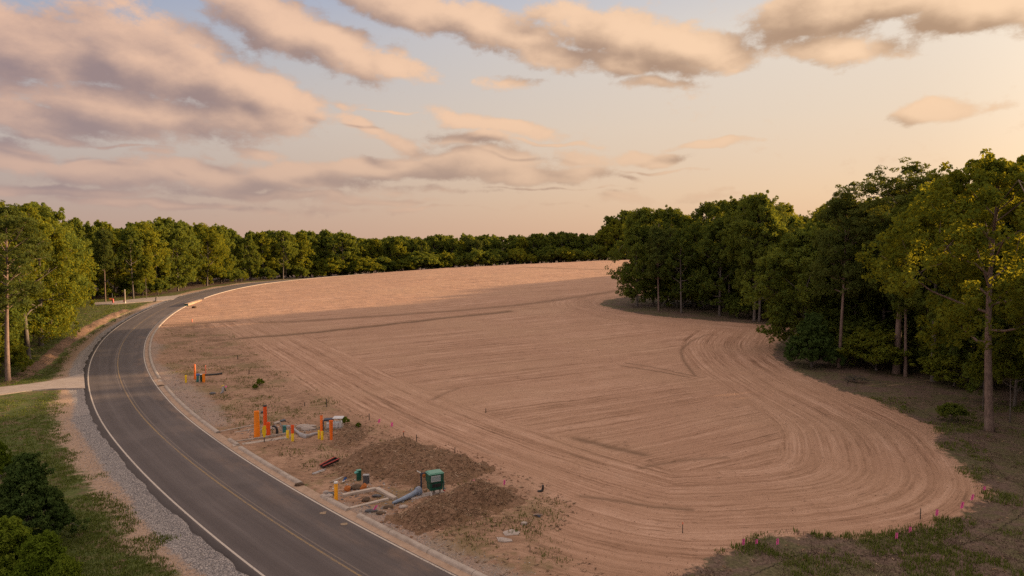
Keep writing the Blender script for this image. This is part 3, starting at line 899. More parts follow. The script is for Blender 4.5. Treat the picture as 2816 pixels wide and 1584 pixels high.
def grow(kind, seed, H=20.0, Rc=5.0, base=.25, nclump=95, per=120, leaf=.34, crad=1.25, tr=.28, lean=0.0, mat=M_LEAF, bark=M_BARK, fork=0, gappy=.0, limbs=None, flat=.92, taper=1.0):
    """one tree: a tapered trunk with limbs, and a crown of leaf-sized faces gathered in clumps on the limbs"""
    q = np.random.default_rng(seed)
    tb = MB()
    # trunk
    n = 9; ph = q.uniform(0, 6.28, 2); am = q.uniform(.12, .3, 2) * H / 20
    top = H * (.93 if kind != 'cedar' else .97)
    zz = np.linspace(-.25, top, n)
    px = am[0] * np.sin(zz / H * 4 + ph[0]) - am[0] * np.sin(ph[0]) + lean * zz; py = am[1] * np.sin(zz / H * 3.5 + ph[1]) - am[1] * np.sin(ph[1])
    rr = tr * np.clip(1 - .88 * (zz / H) ** taper, .06, 1); rr[0] *= 1.45; rr[1] *= 1.0
    zz2 = np.r_[zz[0], .35, zz[1:]]; px2 = np.interp(zz2, zz, px); py2 = np.interp(zz2, zz, py); rr2 = np.r_[rr[0], tr * 1.05, rr[1:]]
    tb.tube(np.c_[px2, py2, zz2], list(rr2), 9)
    trunk_at = lambda z: np.array([np.interp(z, zz, px), np.interp(z, zz, py), z])
    rad_at = lambda z: float(np.interp(z, zz, rr))

    def prof(u):    # crown half-width at relative crown height u
        if kind == 'pine': return max(.12, (.55 + .6 * u) * (1 - u ** 3.5)) if u < .98 else .12
        if kind == 'cedar': return max(.05, (1 - u) ** .8 * min(1, .75 + 3 * u))
        if kind == 'shrub': return math.sqrt(max(.06, 1 - (u * 1.0) ** 2.2))
        return (.58 + .42 * math.sin(min(u / .38, 1) * PI / 2)) * (1 - .82 * max(0, (u - .38) / .62) ** 2.3)
    dome = lambda x, y: H * (1 - {'pine': .22, 'cedar': .9, 'shrub': .55}.get(kind, .34) * min(1.3, math.hypot(x, y) / Rc) ** (2.0 if kind != 'cedar' else 1.0)) * q.uniform(.93, 1.0)
    clumps = []
    nl = limbs or {'pine': 34, 'cedar': 44, 'shrub': 16}.get(kind, 20)
    b0 = base * H
    for k in range(nl):
        u = ((k + q.uniform(0, .8)) / nl)
        u = u ** (.85 if kind == 'hardwood' else 1.0)
        z0 = b0 * .92 + (top - b0) * u * .93
        az = k * 2.39996 + q.uniform(-.4, .4)
        lob = .62 + .76 * vnoise(np.array([(az % 6.2832) * .8 + seed]), np.array([u * 3.2]), seed)[0] if kind in ('hardwood', 'pine') else 1.0
        L = Rc * prof(u) * q.uniform(.72, 1.12) * lob
        if kind == 'hardwood': ev = R(q.uniform(0, 26) + 46 * u)
        elif kind == 'pine': ev = R(q.uniform(5, 30) + 22 * u)
        elif kind == 'cedar': ev = R(q.uniform(15, 38))
        else: ev = R(q.uniform(30, 75))
        s = trunk_at(z0); d = np.array([math.cos(az) * math.cos(ev), math.sin(az) * math.cos(ev), math.sin(ev)])
        ln = L / max(.45, math.cos(ev)) * .88
        bend = np.array([0, 0, q.uniform(.02, .2) * ln])
        P1 = s + d * ln * .5 + q.normal(0, .05 * ln, 3); P2 = s + d * ln + bend * (1 if kind != 'pine' else .4)
        P2[2] = min(P2[2], dome(P2[0], P2[1]))
        r0 = min(rad_at(z0) * .55, .028 * ln + .02)
        tb.tube([s, (s + P1) / 2 + q.normal(0, .03 * ln, 3), P1, P2], [r0, r0 * .8, r0 * .6, .018], 5, cap=False)
        ends = [(P2, 1.0), (P1 * .35 + P2 * .65, .9)]
        ns = 3 if kind in ('hardwood',) else 2
        for _ in range(ns):
            f = q.uniform(.45, .95); o = s + (P2 - s) * f if f > .5 else P1
            dv = d * .6 + q.normal(0, .65, 3); dv[2] = abs(dv[2]) * .8 + (.15 if kind == 'hardwood' else -.05); dv /= np.linalg.norm(dv)
            e = o + dv * L * q.uniform(.28, .5); e[2] = min(e[2], dome(e[0], e[1]) + .2)
            tb.tube([o, (o + e) / 2 + q.normal(0, .04 * L, 3), e], [r0 * .42, r0 * .28, .012], 4, cap=False)
            ends.append((e, q.uniform(.75, 1.05)))
        clumps += ends
    # fill the crown's outer envelope so that its outline is uneven but closed
    extra = max(0, nclump - len(clumps))
    for _ in range(extra):
        u = q.uniform(0, 1) ** .9; az = q.uniform(0, 2 * PI); f = q.uniform(.45, 1.0) ** .7
        z = b0 + (H * .97 - b0) * u; w_ = Rc * prof(u) * f * (.62 + .76 * vnoise(np.array([az * .8 + seed]), np.array([u * 3.2]), seed)[0])
        z = min(z, dome(w_, 0)); c = trunk_at(min(z, top)); clumps.append((np.array([c[0] + w_ * math.cos(az), c[1] + w_ * math.sin(az), z]), q.uniform(.65, 1.05)))
    if kind == 'hardwood': clumps.append((trunk_at(top), .9))
    C = np.array([c for c, _ in clumps]); S = np.array([s_ for _, s_ in clumps])
    if kind in ('hardwood', 'pine'):
        hi = np.clip((C[:, 2] / H - .72) / .25, 0, 1); S = S * (1 - (.34 if kind == 'hardwood' else .1) * hi)
    if gappy:
        keep = q.uniform(size=len(C)) > gappy; C = C[keep]; S = S[keep]
    nc = len(C)
    # each clump is a rough puff made of smaller sprays of leaves
    nsub = 6
    sub = q.normal(size=(nc, nsub, 3)); sub /= np.linalg.norm(sub, axis=2)[..., None]
    sub *= (q.uniform(.15, 1, (nc, nsub, 1)) ** .5) * np.where(q.uniform(size=(nc, nsub, 1)) < .2, 1.55, 1.0) * crad * S[:, None, None] * np.array([1, 1, flat])
    sub += C[:, None, :]
    sr = crad * .46 * q.uniform(.7, 1.2, (nc, nsub)) * S[:, None]
    m = max(4, per // nsub)
    dv = q.normal(size=(nc, nsub, m, 3)); dv /= np.linalg.norm(dv, axis=3)[..., None]
    pos = sub[:, :, None, :] + dv * (q.uniform(.25, 1, (nc, nsub, m, 1)) ** .45) * sr[..., None, None] * np.array([1, 1, flat])
    if kind != 'shrub': pos[..., 2] = np.maximum(pos[..., 2], .3)
    else: pos[..., 2] = np.maximum(pos[..., 2], .05)
    nrm = dv * .65 + np.array([0, 0, .16]) + q.normal(0, .45, dv.shape)
    nrm /= np.linalg.norm(nrm, axis=3)[..., None]
    pos = pos.reshape(-1, 3); nrm = nrm.reshape(-1, 3); N = len(pos)
    a = np.cross(nrm, q.normal(size=(N, 3))); a /= np.linalg.norm(a, axis=1)[:, None] + 1e-9
    b = np.cross(nrm, a)
    sz = leaf * q.uniform(.6, 1.35, (N, 1)); asp = q.uniform(.5, .8, (N, 1)) if kind != 'pine' else q.uniform(.3, .5, (N, 1))
    curl = nrm * sz * q.uniform(-.12, .12, (N, 1))
    V = np.stack([pos - a * sz * .62, pos - b * sz * asp * .5 + curl, pos + a * sz * .62, pos + b * sz * asp * .5 + curl], 1).reshape(-1, 3)
    cl_t = np.repeat(q.uniform(0, 1, nc), nsub * m) * .45 + np.repeat(q.uniform(0, 1, nc * nsub), m) * .2 + q.uniform(0, 1, N) * .35
    me_c = mesh_np('crown', V, quads=np.arange(N * 4).reshape(-1, 4), mat=mat, attrs={'tint': np.repeat(cl_t, 4)})
    me_t = bpy.data.meshes.new('trunk'); me_t.from_pydata(tb.v, [], tb.f); me_t.update(); me_t.materials.append(bark)
    me_t.polygons.foreach_set('use_smooth', np.full(len(me_t.polygons), True))
    return {'c': me_c, 't': me_t, 'H': H, 'R': Rc, 'kind': kind}


PR = {}
def proto(k, *a, **kw): PR[k] = grow(*a, **kw)

# near trees with fine leaves
proto('hwA', 'hardwood', 11, 20, 6.2, .20, 175, 300, .24, 1.25, .30, gappy=.14)
proto('hwB', 'hardwood', 12, 20, 5.8, .26, 175, 300, .24, 1.15, .27, gappy=.14, mat=M_LEAF)
proto('hwC', 'hardwood', 13, 20, 6.6, .16, 175, 300, .25, 1.3, .32, mat=M_LEAF2)
proto('pineA', 'pine', 21, 21, 4.6, .42, 150, 260, .26, 1.3, .24, mat=M_NEEDLE, bark=M_PBARK, flat=.6)
proto('pineB', 'pine', 22, 23, 6.4, .40, 170, 240, .26, 1.2, .33, mat=M_NEEDLE, bark=M_PBARK, gappy=.24, flat=.55)
proto('edge', 'hardwood', 31, 20, 7.4, .32, 190, 290, .24, 1.3, .30, mat=M_LEAF2, bark=M_PBARK)
proto('low', 'hardwood', 32, 14, 5.0, .06, 130, 240, .24, 1.15, .18, mat=M_LEAF)
# mid and far trees with coarser leaves
for i in range(4): proto('m%d' % i, 'hardwood', 40 + i, 20, (5.6, 4.4, 6.4, 5.0)[i], (.08, .20, .05, .12)[i], (165, 120, 170, 140)[i], 140, .36, (1.3, 1.1, 1.45, 1.2)[i], .26, gappy=(.0, .12, .06, .1)[i], mat=(M_LEAF, M_LEAF, M_LEAF2, M_LEAF)[i])
for i in range(2): proto('mp%d' % i, 'pine', 50 + i, 21, (4.0, 4.8)[i], (.42, .36)[i], 80, 150, .36, 1.2, .24, mat=M_NEEDLE, bark=M_PBARK, flat=.65)
for i in range(4): proto('f%d' % i, 'hardwood', 60 + i, 20, (5.4, 4.6, 6.0, 4.4)[i], (.04, .10, .02, .07)[i], 125, 90, .52, 1.35, .26, mat=(M_LEAF, M_LEAF2, M_LEAF, M_LEAF)[i])
proto('fp', 'pine', 70, 21, 4.2, .34, 70, 100, .48, 1.25, .24, mat=M_NEEDLE, bark=M_PBARK)
proto('slim', 'hardwood', 75, 12, 2.0, .45, 34, 130, .26, .75, .085, mat=M_LEAF2)
# shrubs
for i in range(2): proto('s%d' % i, 'shrub', 80 + i, 3.0, 1.9, .02, 42, 150, .20, .62, .06, mat=(M_LEAF, M_LEAF2)[i])
proto('cedar', 'cedar', 90, 4.6, 1.9, .02, 190, 330, .10, .36, .10, mat=M_CEDAR)
proto('evergreen', 'cedar', 91, 6.0, 3.0, .03, 150, 260, .20, .62, .14, mat=M_CEDAR)
proto('bright', 'cedar', 92, 2.8, 1.25, .03, 120, 300, .085, .34, .05, mat=M_BRIGHT, limbs=30)
proto('weed', 'shrub', 93, 1.0, .55, .02, 26, 50, .13, .2, .012, mat=M_BRIGHT, limbs=9)

SKX = [-200, 0, 44, 109, 164, 219, 262, 328, 437, 492, 536, 612, 656, 711, 809, 875, 929, 995, 1093, 1203, 1312, 1420, 1530, 1640, 1687, 1700, 1750, 1850, 1890, 1945, 1968, 2034, 2132, 2252, 2307, 2362, 2394, 2492, 2569, 2624, 2668, 2755, 2816, 3400]
SKY_ = [557, 557, 541, 547, 596, 601, 596, 612, 590, 592, 607, 612, 634, 629, 623, 629, 623, 650, 645, 640, 637, 643, 634, 640, 590, 580, 563, 568, 596, 612, 546, 525, 530, 546, 515, 525, 470, 450, 470, 497, 448, 437, 440, 440]
NTREE = [0]


def place(k, x, y, H=None, label=None, name='hardwood_tree', cat='tree', group=None, rz=None, wide=1.0, sink=0.0):
    p = PR[k]; q = random.uniform
    s = (H / p['H']) if H else 1.0
    z = zg(x, y) - sink
    o = empty(name, (x, y, z), q(0, 2 * PI) if rz is None else rz)
    o.scale = (s * wide, s * wide, s)
    link(p['t'], 'trunk', o); link(p['c'], 'crown', o)
    tag(o, label, cat, group); NTREE[0] += 1
    return o


def px_of(x, y, z):
    dz = z - HCAM; f = y * CP - dz * SP
    return CX + F * x / f, CY - F * (y * SP + dz * CP) / f


def sky_h(x, y):
    """height that brings a tree standing here up to the surveyed skyline"""
    z0 = float(zt(x, y)); u = CX + F * x / max(1, y)
    return 14 + (678 - np.interp(u, SKX, SKY_)) * y / F - z0


def hero(k, px, py, top, label, name='hardwood_tree', group=None, wide=1.0, rz=None, cat='tree'):
    p = ground_at(px, py); H = (py - top) * mpp(px, py)
    return place(k, p[0], p[1], H, label, name, cat, group, rz, wide)


TREES = []      # (x, y) of everything that stands, to keep trunks apart


def H_(k, px, py, top, *a, **kw):
    p = ground_at(px, py); TREES.append((p[0], p[1])); return hero(k, px, py, top, *a, **kw)


EW = 'trees along the front of the tall wood bordering the bare field'
# --- the tongue of wood that reaches into the field
H_('hwA', 1772, 831, 566, 'leafy hardwood at the tip of the tree tongue, low branch hanging out over bare soil', rz=2.2, wide=.98)
H_('m1', 1757, 832, 640, 'slim dark hardwood just inside the tip of the tree tongue', wide=.6)
H_('hwB', 1834, 838, 568, 'hardwood second in from the tip of the tree tongue with a tufted top', wide=.95)
H_('m0', 1797, 840, 625, 'shorter hardwood between the two tallest trees of the tree tongue', wide=.8)
H_('m3', 1818, 828, 600, 'thin hardwood half hidden behind the first trees of the tree tongue', wide=.7)
H_('s1', 1880, 846, 770, 'bushy yellowish understory shrub under the tree tongue', 'shrub', cat='shrub', wide=1.5)
H_('slim', 1906, 854, 790, 'thin pale sapling with bare stem under the tree tongue', 'sapling')
H_('slim', 1921, 856, 795, 'thin pale forked sapling beside the bushy shrub under the tree tongue', 'sapling')
H_('m2', 1905, 835, 592, 'broad hardwood filling the middle of the tree tongue', wide=.95)
H_('hwB', 2006, 862, 545, 'hardwood with a straight bare grey trunk in the middle of the wood front', wide=.9, rz=1.0)
H_('hwA', 1958, 846, 548, 'big round-topped hardwood in the middle of the wood front', wide=.95, rz=.5)
H_('m1', 2057, 873, 540, 'hardwood with a short bare trunk next to the leaning pair', wide=.8)
H_('hwB', 2074, 885, 528, 'tall hardwood of the leaning pair, its trunk the more upright', wide=.85, rz=3.0)
H_('m3', 2088, 886, 545, 'slanting hardwood of the leaning pair', wide=.8)
H_('mp1', 2111, 869, 535, 'dark pine behind the leaning pair of trunks', 'pine_tree')
H_('slim', 2149, 876, 700, 'slender sapling standing before the dark inside of the wood', 'sapling')
# --- nearer front of the wood
H_('pineA', 2307, 1014, 503, 'tall pine with a long bare trunk and a small tuft above the skyline', 'pine_tree', wide=.85, rz=.3)
H_('low', 2215, 968, 640, 'mid green bushy tree leafy down to the ground at the corner of the wood', wide=1.1)
H_('evergreen', 2232, 1012, 862, 'dark evergreen bush at the corner of the wood where bare soil turns', 'evergreen_bush', cat='bush', wide=1.0)
H_('pineB', 2465, 1030, 448, 'tallest wide-crowned pine with sky showing through its branches', 'pine_tree', wide=1.15, rz=1.4)
H_('mp0', 2490, 1039, 520, 'thin-trunked pine close beside the tallest wide-crowned pine', 'pine_tree', wide=.8)
H_('hwB', 2567, 1051, 500, 'hardwood with a bare slightly crooked trunk beyond the big edge tree', wide=1.0)
H_('edge', 2721, 1188, 432, 'big bark-plated tree nearest the camera at the wood edge, bare thick trunk', 'big_edge_tree', wide=1.0, rz=2.0)
H_('slim', 2702, 1130, 950, 'short thin sapling close behind the big edge tree', 'sapling')
H_('slim', 2777, 1164, 900, 'thin crooked sapling in front of the shade beside the big edge tree', 'sapling')
H_('slim', 2387, 988, 840, 'thin sapling in shade between the tuft-topped pine and tallest pine', 'sapling')
H_('slim', 2549, 1012, 880, 'thin pale sapling deep in shade behind the crooked hardwood', 'sapling')
H_('s0', 2616, 1160, 1118, 'small rounded dark green bush on the brown verge before the wood', 'bush', cat='bush', wide=1.35)
H_('low', 2790, 1120, 760, 'leafy low tree filling the shade behind the big edge tree', wide=.9)
H_('hwC', 2800, 1075, 440, 'yellow-lit hardwood high behind the big edge tree', wide=1.0)
H_('m0', 2380, 968, 560, 'full-crowned hardwood behind the tuft-topped pine', wide=.9)
H_('m2', 2640, 1035, 500, 'yellowish hardwood between the crooked hardwood and the big edge tree', wide=.9)


def fill(n, region, kinds, label, group, name, mind=4.2, hs=(.84, 1.02), H=None, cat='tree', tries=6000, wide=(.85, 1.05)):
    c = 0
    for _ in range(tries):
        if c >= n: break
        x, y = region()
        if x is None: continue
        if any((x - a) ** 2 + (y - b) ** 2 < mind ** 2 for a, b in TREES): continue
        TREES.append((x, y))
        k = random.choice(kinds)
        h = (H if H else min(25, max(9, sky_h(x, y)))) * random.uniform(*hs)
        nm = 'pine_tree' if 'p' in k and name == 'hardwood_tree' else name
        place(k, x, y, h, label if nm == name else label.replace('hardwood', 'pine'), nm, cat, group, wide=random.uniform(*wide)); c += 1
    return c


def in_east(d0, d1, y0, y1, x1=120):
    def f():
        x = random.uniform(8, x1); y = random.uniform(y0, y1)
        d = float(poly_sd(np.array([[x, y]]), WOODPOLY)[0])
        if d < d0 or d > d1: return None, None
        if y < 66 and x < .75 * max(y, 0) + 10.5: return None, None      # keep the near front open
        return x, y
    return f


def in_west(d0, d1, x0, x1, y0, y1):
    def f():
        x = random.uniform(x0, x1); y = random.uniform(y0, y1)
        d = float(poly_sd(np.array([[x, y]]), LWOODPOLY)[0])
        if d < d0 or d > d1: return None, None
        return x, y
    return f


# leafy trees and brush closing the front between the bare trunks
for i_, (px, py, top, k_, wd_, lb) in enumerate([(1862, 846, 700, 'low', .9, 'low leafy tree filling the gap under the tree tongue crowns'), (1935, 852, 720, 'low', .85, 'low leafy tree beside the straight bare grey trunk'), (1990, 850, 690, 'm2', .8, 'leafy young tree behind the straight bare grey trunk'),
                                      (2150, 862, 610, 'm0', .95, 'full green tree behind the slender sapling at the inner bend of the wood'), (2262, 972, 640, 'low', 1.15, 'bushy tree hung over the dark evergreen bush'), (2345, 985, 600, 'hwB', 1.0, 'leafy tree just past the bare trunk of the tuft-topped pine'),
                                      (2425, 990, 580, 'hwB', .9, 'green tree filling the space between the tuft-topped pine and the tallest pine'), (2530, 1000, 560, 'hwB', 1.1, 'leafy tree in shade behind the thin-trunked pine'), (2650, 1040, 560, 'hwB', 1.1, 'leafy tree behind the small rounded bush on the verge'),
                                      (2700, 1065, 560, 'm0', .95, 'green tree directly behind the big edge tree trunk')]):
    H_(k_, px, py, top, lb, wide=wd_)
# behind the front of the east wood (their tops make the skyline, their depth makes the shade)
fill(26, in_east(5, 16, 60, 175), ['m0', 'm1', 'm2', 'm3', 'mp0', 'mp1'], 'hardwood in the second row of the tall wood bordering the bare field', EW, 'hardwood_tree', 4.2, (.74, .9))
fill(20, in_east(15, 34, 50, 200, 130), ['f0', 'f1', 'f2', 'f3', 'fp'], 'hardwood deep inside the tall wood bordering the bare field, only its top showing', 'trees deep in the tall wood by the field', 'hardwood_tree', 5.0, (.78, .9))
fill(10, in_east(6, 40, 12, 60, 80), ['f0', 'f2', 'fp'], 'hardwood deep inside the tall wood bordering the bare field, only its top showing', 'trees deep in the tall wood by the field', 'hardwood_tree', 5.0, H=20)
fill(26, in_east(4.5, 14, 62, 122), ['s0', 's1'], 'understory shrub in the shade under the tall wood by the field', 'understory shrubs of the tall wood', 'shrub', 2.2, (.8, 1.5), H=3.2, cat='shrub', wide=(1.0, 1.5))

# --- west wood beyond the road
H_('pineB', 22, 1046, 556, 'tall pine with sunlit orange trunk rising alone from the grass above the near driveway', 'pine_tree', wide=.95, rz=2.6)
place('low', -59.5, 75.5, 13, 'leafy low tree hiding the lower trunks behind the tall pine with orange trunk', wide=.9); place('s1', -56.2, 74.0, 3.6, 'leafy shrub at the foot of the low tree behind the tall pine', 'shrub', 'shrub', wide=1.3)
place('m1', -57.5, 72.5, 17, 'slim leafy hardwood standing close behind the tall pine with orange trunk', wide=.75)
WW = 'trees along the edge of the wood behind the road bend'
W1 = [('hwC', -60, 84, .97, 'big golden-lit hardwood with forked pale limbs behind the tall pine'), ('hwA', -66, 95, 1.0, 'hardwood with the highest rounded top of the wood behind the road bend'),
      ('m2', -70.5, 103, .9, 'golden-green hardwood stepping down behind the highest rounded treetop'), ('m0', -76, 112, .95, 'dense hardwood overhanging the narrow part of the lawn'),
      ('m3', -82, 122, .92, 'hardwood whose foliage reaches the lawn edge by the red bank'), ('m2', -87, 133, .85, 'low yellow-green hardwood at the back corner of the lawn'),
      ('m1', -93, 143, .95, 'hardwood beside the end of the far driveway')]
for k, x, y, f, lb in W1:
    TREES.append((x, y)); place(k, x, y, min(24, sky_h(x, y)) * f, lb, group=WW)
H_('mp0', 290, 829, 610, 'pine with a thin straight trunk at the back of the far driveway', 'pine_tree', wide=.7)
H_('m1', 367, 820, 620, 'hardwood with a leaning bare trunk against dark woods behind the far driveway', wide=.8)
H_('slim', 403, 822, 700, 'short pale-stemmed sapling behind the far driveway', 'sapling')
fill(16, in_west(.5, 5, -100, -70, 150, 245), ['m0', 'm1', 'm2', 'm3', 'f1'], 'golden-lit hardwood along the outer side of the road climbing to the crest', 'roadside trees near the crest', 'hardwood_tree', 4.6, (.9, 1.0))
fill(34, in_west(5, 18, -150, -60, 60, 250), ['f0', 'f1', 'f2', 'f3', 'm2', 'mp1'], 'hardwood behind the front trees of the wood behind the road bend', 'trees deep in the wood behind the bend', 'hardwood_tree', 5.2, (.92, 1.0))
fill(24, in_west(-.8, 3.5, -105, -60, 66, 245), ['s0', 's1'], 'leafy shrub at the foot of the wood behind the road bend', 'shrubs along the foot of the wood behind the road bend', 'shrub', 2.6, (.7, 1.3), H=3.0, cat='shrub', wide=(1.0, 1.5))
# --- far wood beyond the crest of the field
FW = 'trees of the far wood beyond the crest'
fill(30, in_west(.5, 8, -70, 80, 245, 335), ['f0', 'f1', 'f2', 'f3', 'fp'], 'hardwood in the front row of the far wood beyond the bare field', FW, 'hardwood_tree', 4.6, (.78, .97), wide=(.95, 1.2))
fill(34, in_west(6, 15, -80, 90, 250, 350), ['f0', 'f2', 'f3', 'fp'], 'hardwood behind the front row of the far wood, its top on the skyline', 'rear trees of the far wood', 'hardwood_tree', 4.8, (.94, 1.0), wide=(.95, 1.2))
fill(38, in_west(-2.0, 2.5, -70, 75, 245, 330), ['s0', 's1'], 'shrub at the foot of the far wood just past the crest of the field', 'shrubs at the foot of the far wood', 'shrub', 3.5, (1.0, 1.6), H=4.2, cat='shrub', wide=(1.1, 1.6))

# --- the wood behind these rows closes up into one mass of leaves nobody could count
BULK = [grow('hardwood', 200 + i, 20, 6.0, .04, 110, 36, .85, 1.5, .26) for i in range(3)]


def mass(name, spots, label):
    Vs = []; Ts = []
    cached = []
    for b in BULK:
        me = b['c']; v = np.zeros(len(me.vertices) * 3, np.float32); me.vertices.foreach_get('co', v)
        a = np.zeros(len(me.vertices), np.float32); me.attributes['tint'].data.foreach_get('value', a)
        cached.append((v.reshape(-1, 3), a))
    for i, (x, y, h, wd) in enumerate(spots):
        v, a = cached[i % 3]; r = random.uniform(0, 6.28); c, s_ = math.cos(r), math.sin(r); k = h / 20
        Vs.append(np.c_[(v[:, 0] * c - v[:, 1] * s_) * k * wd + x, (v[:, 0] * s_ + v[:, 1] * c) * k * wd + y, v[:, 2] * k + float(zt(x, y))]); Ts.append(np.clip(a + random.uniform(-.15, .15), 0, 1))
    V = np.concatenate(Vs)
    me = mesh_np(name, V, quads=np.arange(len(V)).reshape(-1, 4), mat=M_LEAF, attrs={'tint': np.concatenate(Ts)})
    return tag(link(me, name), label, 'woodland', kind='stuff')


def scatter(n, fn, mind):
    out = []
    for _ in range(20000):
        if len(out) >= n: break
        x, y = fn()
        if x is None or any((x - a) ** 2 + (y - b) ** 2 < mind ** 2 for a, b in out): continue
        out.append((x, y))
    return out


mass('east_woodland', [(x, y, (sky_h(x, y) if px_of(x, y, 0)[0] < 2900 and y > 10 else 20) * (random.uniform(.62, .78) if y > 75 else random.uniform(.85, .98)), 1.15) for x, y in scatter(125, in_east(14, 95, -25, 230, 150), 6.5)], 'dense mass of trees filling the depth of the tall wood bordering the bare field')
mass('far_woodland', [(x, y, min(22, sky_h(x, y)) * random.uniform(.84, .95), 1.25) for x, y in scatter(70, in_west(14, 60, -95, 150, 262, 400), 7.5)], 'dense mass of trees filling the depth of the far wood beyond the crest')
mass('west_woodland', [(x, y, min(22, sky_h(x, y)) * random.uniform(.82, .93), 1.15) for x, y in scatter(70, in_west(9, 55, -190, -62, 50, 290), 7.0)], 'dense mass of trees filling the depth of the wood behind the road bend')

# --- bushes close to the camera on the road verge
def bush(k, px, py, top, label, name, wide=1.0, rz=None):
    return hero(k, px, py, top, label, name, None, wide, rz, 'bush')


bush('cedar', 82, 1500, 1232, 'dark young cedar bush beside the near grass verge', 'cedar_bush', 1.02, .4)
bush('bright', 22, 1640, 1412, 'bright green leafy bush cut off by the lower corner of the photo', 'leafy_bush', 1.1, .2)
bush('bright', 120, 1680, 1462, 'bright green leafy bush between the lower photo corner and the gravel shoulder', 'leafy_bush', 1.1, 2.1)
bush('bright', -60, 1560, 1400, 'bright green leafy bush at the frame edge below the young cedar', 'leafy_bush', 1.0, 3.3)
bush('bright', 185, 1700, 1520, 'lowest bright green bush at the bottom frame edge next to the grass', 'leafy_bush', .9, 4.0)
bush('bright', 0, 1310, 1212, 'small yellowish leafy bush at the frame edge above the young cedar', 'leafy_bush', .9, 1.1)
print('trees', NTREE[0])

# ------------------------------------------------------------------ driveways
def slab(name, near_edge, far_edge, z0, mat, label=None, kind='structure', step=.6, th=.16):
    a = resample(pts(near_edge), step); b = resample(pts(far_edge), step); n = max(len(a), len(b))
    q = np.linspace(0, 1, n)
    ia = lambda l: np.c_[np.interp(q, np.linspace(0, 1, len(l)), l[:, 0]), np.interp(q, np.linspace(0, 1, len(l)), l[:, 1])]
    a, b = ia(a), ia(b)
    za = np.maximum(zt(a[:, 0], a[:, 1]), 0) + z0; zb = zt(b[:, 0], b[:, 1]) + z0
    V = np.concatenate([np.c_[a, za], np.c_[b, zb], np.c_[a, za - th], np.c_[b, zb - th]])
    i = np.arange(n - 1)
    top = np.stack([i, i + 1, n + i + 1, n + i], -1); f1 = np.stack([2 * n + i, 2 * n + i + 1, i + 1, i], -1); f2 = np.stack([n + i, n + i + 1, 3 * n + i + 1, 3 * n + i], -1)
    o = link(mesh_np(name, V, quads=np.concatenate([top, f1, f2]), mat=mat, attrs={'along': V * 0}), name)
    tag(o, label, kind=kind); return o


slab('driveway', [(-120, 1096), (0, 1085), (83, 1074), (148, 1069), (190, 1068), (234, 1068)], [(-120, 1076), (0, 1065), (83, 1056), (148, 1046), (190, 1037), (230, 1026)], .03, M_DRIVE)
slab('driveway', [(258, 839), (310, 837), (400, 830), (440, 827), (478, 824)], [(258, 833), (310, 830), (390, 821), (440, 817), (500, 812)], .10, M_DRIVE)

# ------------------------------------------------------------------ grass, gravel stones, clods and litter
def grass_mesh(name, Pt, hmin, hmax, mat, nb=5, w=.012, spread=.10):
    q = np.random.default_rng(5); n = len(Pt)
    Z = relief(Pt[:, 0], Pt[:, 1])
    base = np.repeat(np.c_[Pt, Z - .01], nb, 0); N = n * nb
    base[:, :2] += q.normal(0, spread, (N, 2))
    h = q.uniform(hmin, hmax, (N, 1)) * np.repeat(q.uniform(.6, 1.25, (n, 1)), nb, 0)
    az = q.uniform(0, 2 * PI, N); side = np.c_[np.cos(az), np.sin(az), 0 * az]; ln = np.c_[-np.sin(az), np.cos(az), 0 * az] * q.uniform(-.6, .6, (N, 1))
    ww = w * q.uniform(.7, 1.6, (N, 1))
    mid = base + np.array([0, 0, 1]) * h * .55 + ln * h * .3; tip = base + np.array([0, 0, 1]) * h + ln * h
    V = np.stack([base - side * ww, base + side * ww, mid + side * ww * .8, mid - side * ww * .8, tip], 1).reshape(-1, 3)
    k = np.arange(N)[:, None] * 5
    tint = np.repeat(np.repeat(q.uniform(0, 1, n), nb) * .6 + q.uniform(0, 1, N) * .4, 5)
    return mesh_np(name, V, quads=k + np.array([0, 1, 2, 3]), tris=k + np.array([3, 2, 4]), mat=mat, attrs={'tint': tint})


def in_view(x0, x1, y0, y1, n):
    return np.c_[rng.uniform(x0, x1, n), rng.uniform(y0, y1, n)]


M_GRASS = leaf_mat('verge_grass', (.23, .18, .08), (.092, .116, .024), (.165, .19, .042), (.12, .15, .02), .25)
M_THATCH = leaf_mat('dry_verge_grass', (.085, .060, .048), (.15, .108, .082), (.22, .165, .115), (.14, .11, .05), .2)
# grass on the near verges, denser where the turf has taken
c = in_view(3, 48, 22, 62, 90000)
sd = poly_sd(c, WOODPOLY); nn = fbm(c[:, 0] / 2.6, c[:, 1] / 2.6, 31, 4)
dist = np.hypot(c[:, 0], c[:, 1])
k = (sd > -.5 + 1.6 * (nn - .45)) & (nn > .43) & (rng.uniform(size=len(c)) < np.clip((38 / dist) ** 2, 0, 1) * .62) & (np.abs(c[:, 0]) < c[:, 1] * .85)
Gp = c[k]
sd2 = sd[k]; n2 = nn[k]
gsel = (n2 + .12 * np.exp(-(sd2 / 1.6) ** 2) > .585)
link(grass_mesh('grass', Gp[gsel], .08, .26, M_GRASS, 6, .016, .12), 'grass'); tag(bpy.data.objects['grass'], 'dark green grass tufts on the brown verge by the wood', 'grass', kind='stuff')
o = link(grass_mesh('dry_grass', Gp[~gsel], .03, .11, M_THATCH, 6, .014, .15), 'dry_grass'); tag(o, 'low dry brown thatch on the verge by the wood', 'grass', kind='stuff')
c = in_view(-75, -6, 24, 78, 210000)
s_, t_ = road_st(c); nn = fbm(c[:, 0] / 1.9, c[:, 1] / 1.9, 33, 4); n3 = fbm(c[:, 0] / 7, c[:, 1] / 7, 37, 2)
